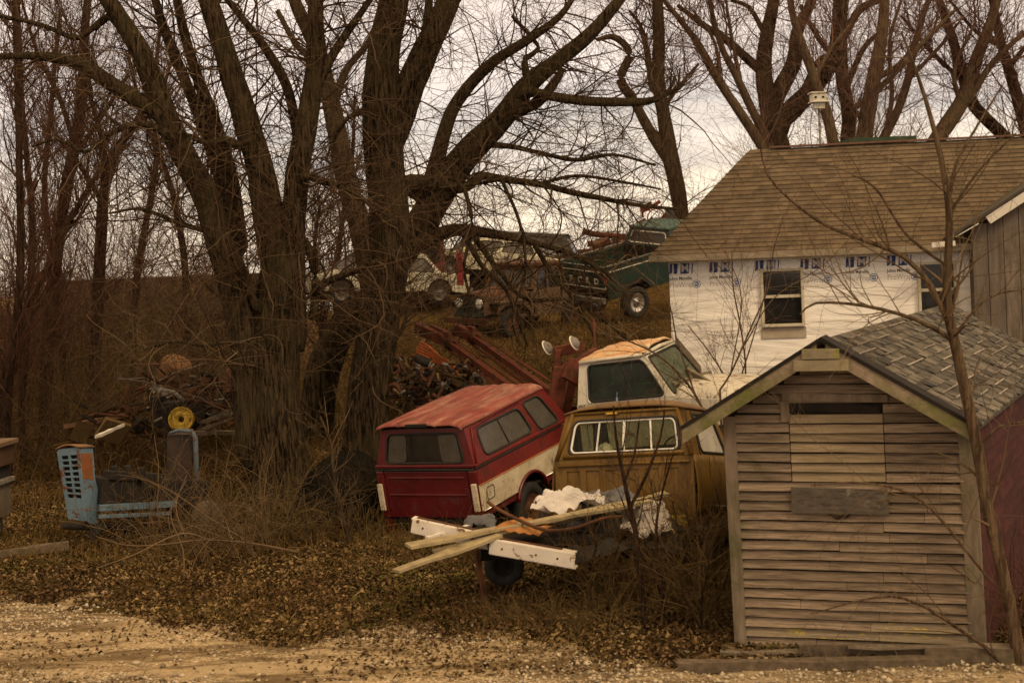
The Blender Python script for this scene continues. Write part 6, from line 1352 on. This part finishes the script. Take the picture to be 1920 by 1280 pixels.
sapling('sapling seen between the barn and the big tree', 36, [(360, 700, 14), (352, 600, 14), (345, 480, 13), (320, 350, 11), (270, 220, 8), (240, 100, 6)], 706, 1.3)
sapling('leaning sapling at the left crossing the twin stem', 29, [(0, 730, 14), (40, 600, 14), (90, 500, 12), (150, 380, 10), (230, 260, 7), (300, 200, 4)], 707, 1.2)
sapling('very thin sapling close to the left edge with drooping twigs', 33, [(120, 720, 13), (110, 560, 12), (84, 380, 11), (96, 200, 9), (110, 40, 6)], 708, 1.3)
sapling('thin tree in the gap between the two big trunks', 38, [(640, 640, 12), (628, 540, 12), (640, 430, 10), (660, 300, 8), (665, 180, 5)], 709, 1.3)
sapling('thin bush stem left of the straight trunk low down', 36, [(600, 660, 10), (605, 560, 10), (590, 470, 8), (600, 380, 5)], 710, 1.3, l1=1.2)

# slender trees in front
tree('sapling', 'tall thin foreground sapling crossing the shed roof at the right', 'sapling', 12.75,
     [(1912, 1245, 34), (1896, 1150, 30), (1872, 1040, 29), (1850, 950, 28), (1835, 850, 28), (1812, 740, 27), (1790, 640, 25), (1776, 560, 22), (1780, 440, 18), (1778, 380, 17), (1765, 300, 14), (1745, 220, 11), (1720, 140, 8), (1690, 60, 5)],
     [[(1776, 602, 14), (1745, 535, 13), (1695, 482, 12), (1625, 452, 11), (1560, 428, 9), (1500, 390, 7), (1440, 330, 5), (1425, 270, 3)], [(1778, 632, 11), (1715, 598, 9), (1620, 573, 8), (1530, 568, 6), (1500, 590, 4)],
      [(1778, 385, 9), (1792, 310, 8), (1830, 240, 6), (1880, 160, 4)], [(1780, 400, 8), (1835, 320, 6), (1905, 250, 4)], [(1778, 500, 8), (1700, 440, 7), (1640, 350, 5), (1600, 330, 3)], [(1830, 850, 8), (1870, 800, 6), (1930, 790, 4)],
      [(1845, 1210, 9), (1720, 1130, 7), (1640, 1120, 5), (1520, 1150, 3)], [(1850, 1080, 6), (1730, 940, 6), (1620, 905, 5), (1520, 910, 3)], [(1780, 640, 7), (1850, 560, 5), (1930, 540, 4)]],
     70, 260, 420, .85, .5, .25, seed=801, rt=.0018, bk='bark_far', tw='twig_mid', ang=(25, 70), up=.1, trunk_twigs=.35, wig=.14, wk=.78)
def thin(label, Y, pts, seed, limbs=(), n=1, tw='twig', l1=.5, cat_='sapling', name='sapling', bk='bark_red', g=None, up=.35, wk=1.0):
    return tree(name, label, cat_, Y, pts, list(limbs), int(16 * n), int(60 * n), int(90 * n), l1, .3, .16, seed=seed, rt=.0020, bk=bk, tw=tw, ang=(20, 60), up=up, trunk_twigs=1, wig=.13, group=g, wk=wk)
thin('thin dark sapling growing in front of the plank pile', 14.5, [(1210, 1180, 11), (1202, 1090, 10), (1192, 1000, 10), (1180, 945, 9), (1166, 880, 7), (1155, 820, 5), (1150, 760, 3)], 811, [[(1182, 950, 7), (1212, 890, 6), (1238, 820, 4), (1246, 770, 3)], [(1172, 900, 4), (1190, 850, 4), (1198, 790, 3)]])
thin('second thin stem beside the dark sapling', 14.6, [(1245, 1180, 8), (1240, 1080, 7), (1230, 1000, 6), (1240, 930, 4), (1262, 850, 3)], 812)
thin('pale bare stem in front of the black netting', 19.2, [(655, 1010, 8), (640, 960, 7), (627, 900, 6), (620, 830, 5), (600, 780, 4)], 813, tw='twig_pale', bk='bark_pale')
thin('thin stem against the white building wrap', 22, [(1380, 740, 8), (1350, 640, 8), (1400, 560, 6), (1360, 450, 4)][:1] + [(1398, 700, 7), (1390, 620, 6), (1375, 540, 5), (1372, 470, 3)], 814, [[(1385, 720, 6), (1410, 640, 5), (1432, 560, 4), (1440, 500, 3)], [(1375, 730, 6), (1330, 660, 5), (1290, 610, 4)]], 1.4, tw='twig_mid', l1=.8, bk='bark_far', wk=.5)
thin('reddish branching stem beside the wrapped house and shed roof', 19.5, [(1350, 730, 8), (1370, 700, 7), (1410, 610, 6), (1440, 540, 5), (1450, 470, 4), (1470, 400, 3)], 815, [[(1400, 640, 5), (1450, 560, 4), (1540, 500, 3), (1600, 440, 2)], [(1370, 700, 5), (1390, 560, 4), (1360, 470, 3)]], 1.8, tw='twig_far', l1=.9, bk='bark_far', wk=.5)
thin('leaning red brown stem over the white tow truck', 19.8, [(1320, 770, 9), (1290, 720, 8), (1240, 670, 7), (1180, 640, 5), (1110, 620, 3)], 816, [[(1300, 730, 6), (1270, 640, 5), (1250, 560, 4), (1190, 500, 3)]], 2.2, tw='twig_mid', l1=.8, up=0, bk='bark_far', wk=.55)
for i, (x, y, Y_, h_, l) in enumerate(((1320, 1190, 14.2, 200, 'low shrub left of the shed post'), (1265, 1170, 15.0, 230, 'taller shrub between trailer wheel and shed'), (1110, 1110, 15.3, 130, 'low shrub under the right end of the planks'), (1345, 1100, 15.5, 190, 'brown shrub tucked against the shed corner'))):
    thin(l, Y_, [(x, y + 20, 5), (x - 6, y - h_ * .3, 5), (x + 8, y - h_ * .65, 4), (x - 4, y - h_, 2)], 820 + i, [[(x, y - 20, 4), (x + 40, y - h_ * .5, 3), (x + 55, y - h_ * .8, 2)], [(x, y, 4), (x - 40, y - h_ * .4, 3), (x - 60, y - h_ * .75, 2)]], 2.6, cat_='shrub', name='shrub', tw='brush', l1=.45, g='dry shrubs near the shed')

# tangles and thickets (uncountable stems): arching stems with side twigs
def thicket(name, n, xr, Yr, hr, mat, label, seed, K=9, rt=.0028, side=5, l2=.4, cat_='brush', droop=.9, r0=.008):
    g = np.random.default_rng(seed); px_ = g.uniform(*xr, n); Y_ = g.uniform(*Yr, n)
    X = (px_ - PX) / FPX * Y_; pos = np.stack([X, Y_, ground(X, Y_) - .03], 1); L_ = g.uniform(*hr, n)
    d = g.normal(size=(n, 3)) * .38; d[:, 2] = 1; d /= np.linalg.norm(d, axis=1, keepdims=True); cv = g.normal(size=(n, 3)) * .7; cv[:, 2] = -g.uniform(.1, droop, n) * 1.3
    out = np.empty((n, K, 3)); out[:, 0] = pos
    for k in range(1, K):
        d = d + cv / (K - 1) + g.normal(size=(n, 3)) * .09; d /= np.linalg.norm(d, axis=1, keepdims=True); out[:, k] = out[:, k - 1] + d * (L_ / (K - 1))[:, None]
    rad = np.linspace(1, .3, K)[None] * (r0 * g.uniform(.5, 1.2, n))[:, None]; rad = np.maximum(rad, rt)
    b2, r2 = grow(out, rad, n * side, l2, (20, 70), 5, 0, .3, .2, .004, rt * .8, .6, g)
    V, F = merge([tubes(out, rad, 4), tubes(b2, r2, 3)]); return tag(np_mesh(name, V, F, M[mat]), label, cat_, kind='stuff')
thicket('undergrowth', 900, (-250, 480), (26, 42), (1.2, 3.4), 'brush', 'tangled brown undergrowth along the left side', 901, l2=.7, r0=.009, rt=.0026, side=5)
thicket('undergrowth', 800, (-250, 430), (42, 62), (2.8, 6.2), 'twig_red', 'dense far thicket behind the barn', 902, l2=1.0, r0=.012, rt=.004, side=7)
thicket('undergrowth', 420, (-300, 470), (30, 43), (2.6, 5.8), 'brush', 'tall dense tangle of thin stems around the barn', 914, l2=1.0, r0=.013, rt=.0030, side=9, droop=.8, K=11)
thicket('undergrowth', 95, (-250, 470), (33, 52), (5.0, 9.0), 'twig_far', 'tall faint screen of bare stems far behind the left trees', 917, l2=1.7, r0=.022, rt=.0045, side=26, droop=.18, K=12)
thicket('undergrowth', 40, (470, 1240), (48, 62), (4.0, 7.0), 'twig_far', 'faint bare stems on the skyline behind the junk cars', 918, l2=1.6, r0=.02, rt=.005, side=24, droop=.18, K=12)
thicket('undergrowth', 180, (-200, 420), (25, 30), (1.4, 3.6), 'twig', 'long arching bare canes at the left', 915, l2=.8, r0=.009, rt=.0026, side=7, droop=1.5, K=11)
thicket('undergrowth', 260, (430, 800), (38, 62), (1.5, 3.6), 'twig_red', 'brush on the skyline between the trunks', 903, l2=.8, r0=.010, rt=.0035, side=6)
thicket('undergrowth', 170, (780, 1240), (40, 56), (.8, 1.9), 'twig_red', 'low brush on the rise behind the parked cars', 904, l2=.6, r0=.009, rt=.0035, side=6)
thicket('brambles', 150, (140, 520), (19.2, 22), (.5, 1.5), 'brush', 'brown brambles in front of the tractor', 905, l2=.45, side=6, droop=1.8)
thicket('brambles', 120, (240, 500), (18.5, 19.8), (.6, 1.8), 'twig_pale', 'arching pale stems between the tractor and netting', 906, l2=.4, side=5, droop=2.2, r0=.007)
thicket('brambles', 120, (480, 700), (19.2, 20.0), (.3, .9), 'brush', 'dry stalks at the foot of the black netting', 907, l2=.25, side=4)
thicket('brambles', 230, (1080, 1370), (14.4, 16.4), (.3, 1.05), 'brush', 'dry weeds and stalks between the planks and the shed', 908, l2=.25, side=6, droop=1.2, r0=.005, rt=.002)
thicket('brambles', 90, (880, 1080), (17.6, 18.7), (.4, .95), 'brush', 'dead weeds growing up the side of the red truck', 909, l2=.2, side=8, droop=.8, r0=.004, rt=.002)
thicket('brambles', 120, (730, 880), (23.5, 28), (.4, 1.2), 'brush', 'weeds around the glinting scrap heap', 910, l2=.4, side=5)
thicket('brambles', 200, (560, 1250), (26, 31), (.3, .8), 'grassdry', 'yellowish weeds below the rusty wagon', 911, l2=.3, side=5)
thicket('brambles', 90, (690, 1000), (17.8, 19.2), (.2, .55), 'brush', 'low weeds under the red tailgate', 912, l2=.2, side=5, rt=.002)
thicket('brambles', 150, (600, 1330), (13.4, 15.4), (.12, .4), 'brush', 'short dead stalks at the edge of the track', 916, l2=.14, side=4, droop=1.3, r0=.003, rt=.0014)
thicket('brambles', 110, (870, 1120), (14.3, 15.3), (.15, .5), 'brush', 'weeds growing up in front of the trailer wheel', 919, l2=.18, side=5, droop=1.0, r0=.004, rt=.0016)
thicket('brambles', 60, (1840, 1960), (12.8, 14), (.6, 1.6), 'twig_red', 'thin stems against the red shed wall', 913, l2=.4, side=6, rt=.002, r0=.006)

# fallen branch in front of the netting
b = MB()
for pts, r_ in (([(560, 1035, 18.6), (470, 1018, 18.5), (380, 1012, 18.4), (310, 1020, 18.3), (240, 1022, 18.3), (180, 1005, 18.6)], .018), ([(470, 1018, 18.5), (400, 975, 18.6), (320, 920, 18.9), (250, 890, 19.2)], .012), ([(400, 1015, 18.4), (340, 1000, 18.0), (250, 1040, 17.6), (180, 1065, 17.3)], .011), ([(350, 1012, 18.4), (330, 950, 18.5), (350, 890, 18.7)], .009), ([(430, 1012, 18.4), (330, 975, 18.2), (260, 960, 18.2)], .009), ([(345, 1085, 17.4), (343, 1030, 17.6), (320, 960, 17.9), (350, 900, 18.1)], .013)):
    q, rr = cat([at(*p) for p in pts], np.linspace(r_, r_ * .35, len(pts)), .1); b.tube(q, list(rr), 6)
ob(b, 'fallen_branch', M['twig_pale'], 'pale fallen branch with long forks lying before the tractor', 'branch')
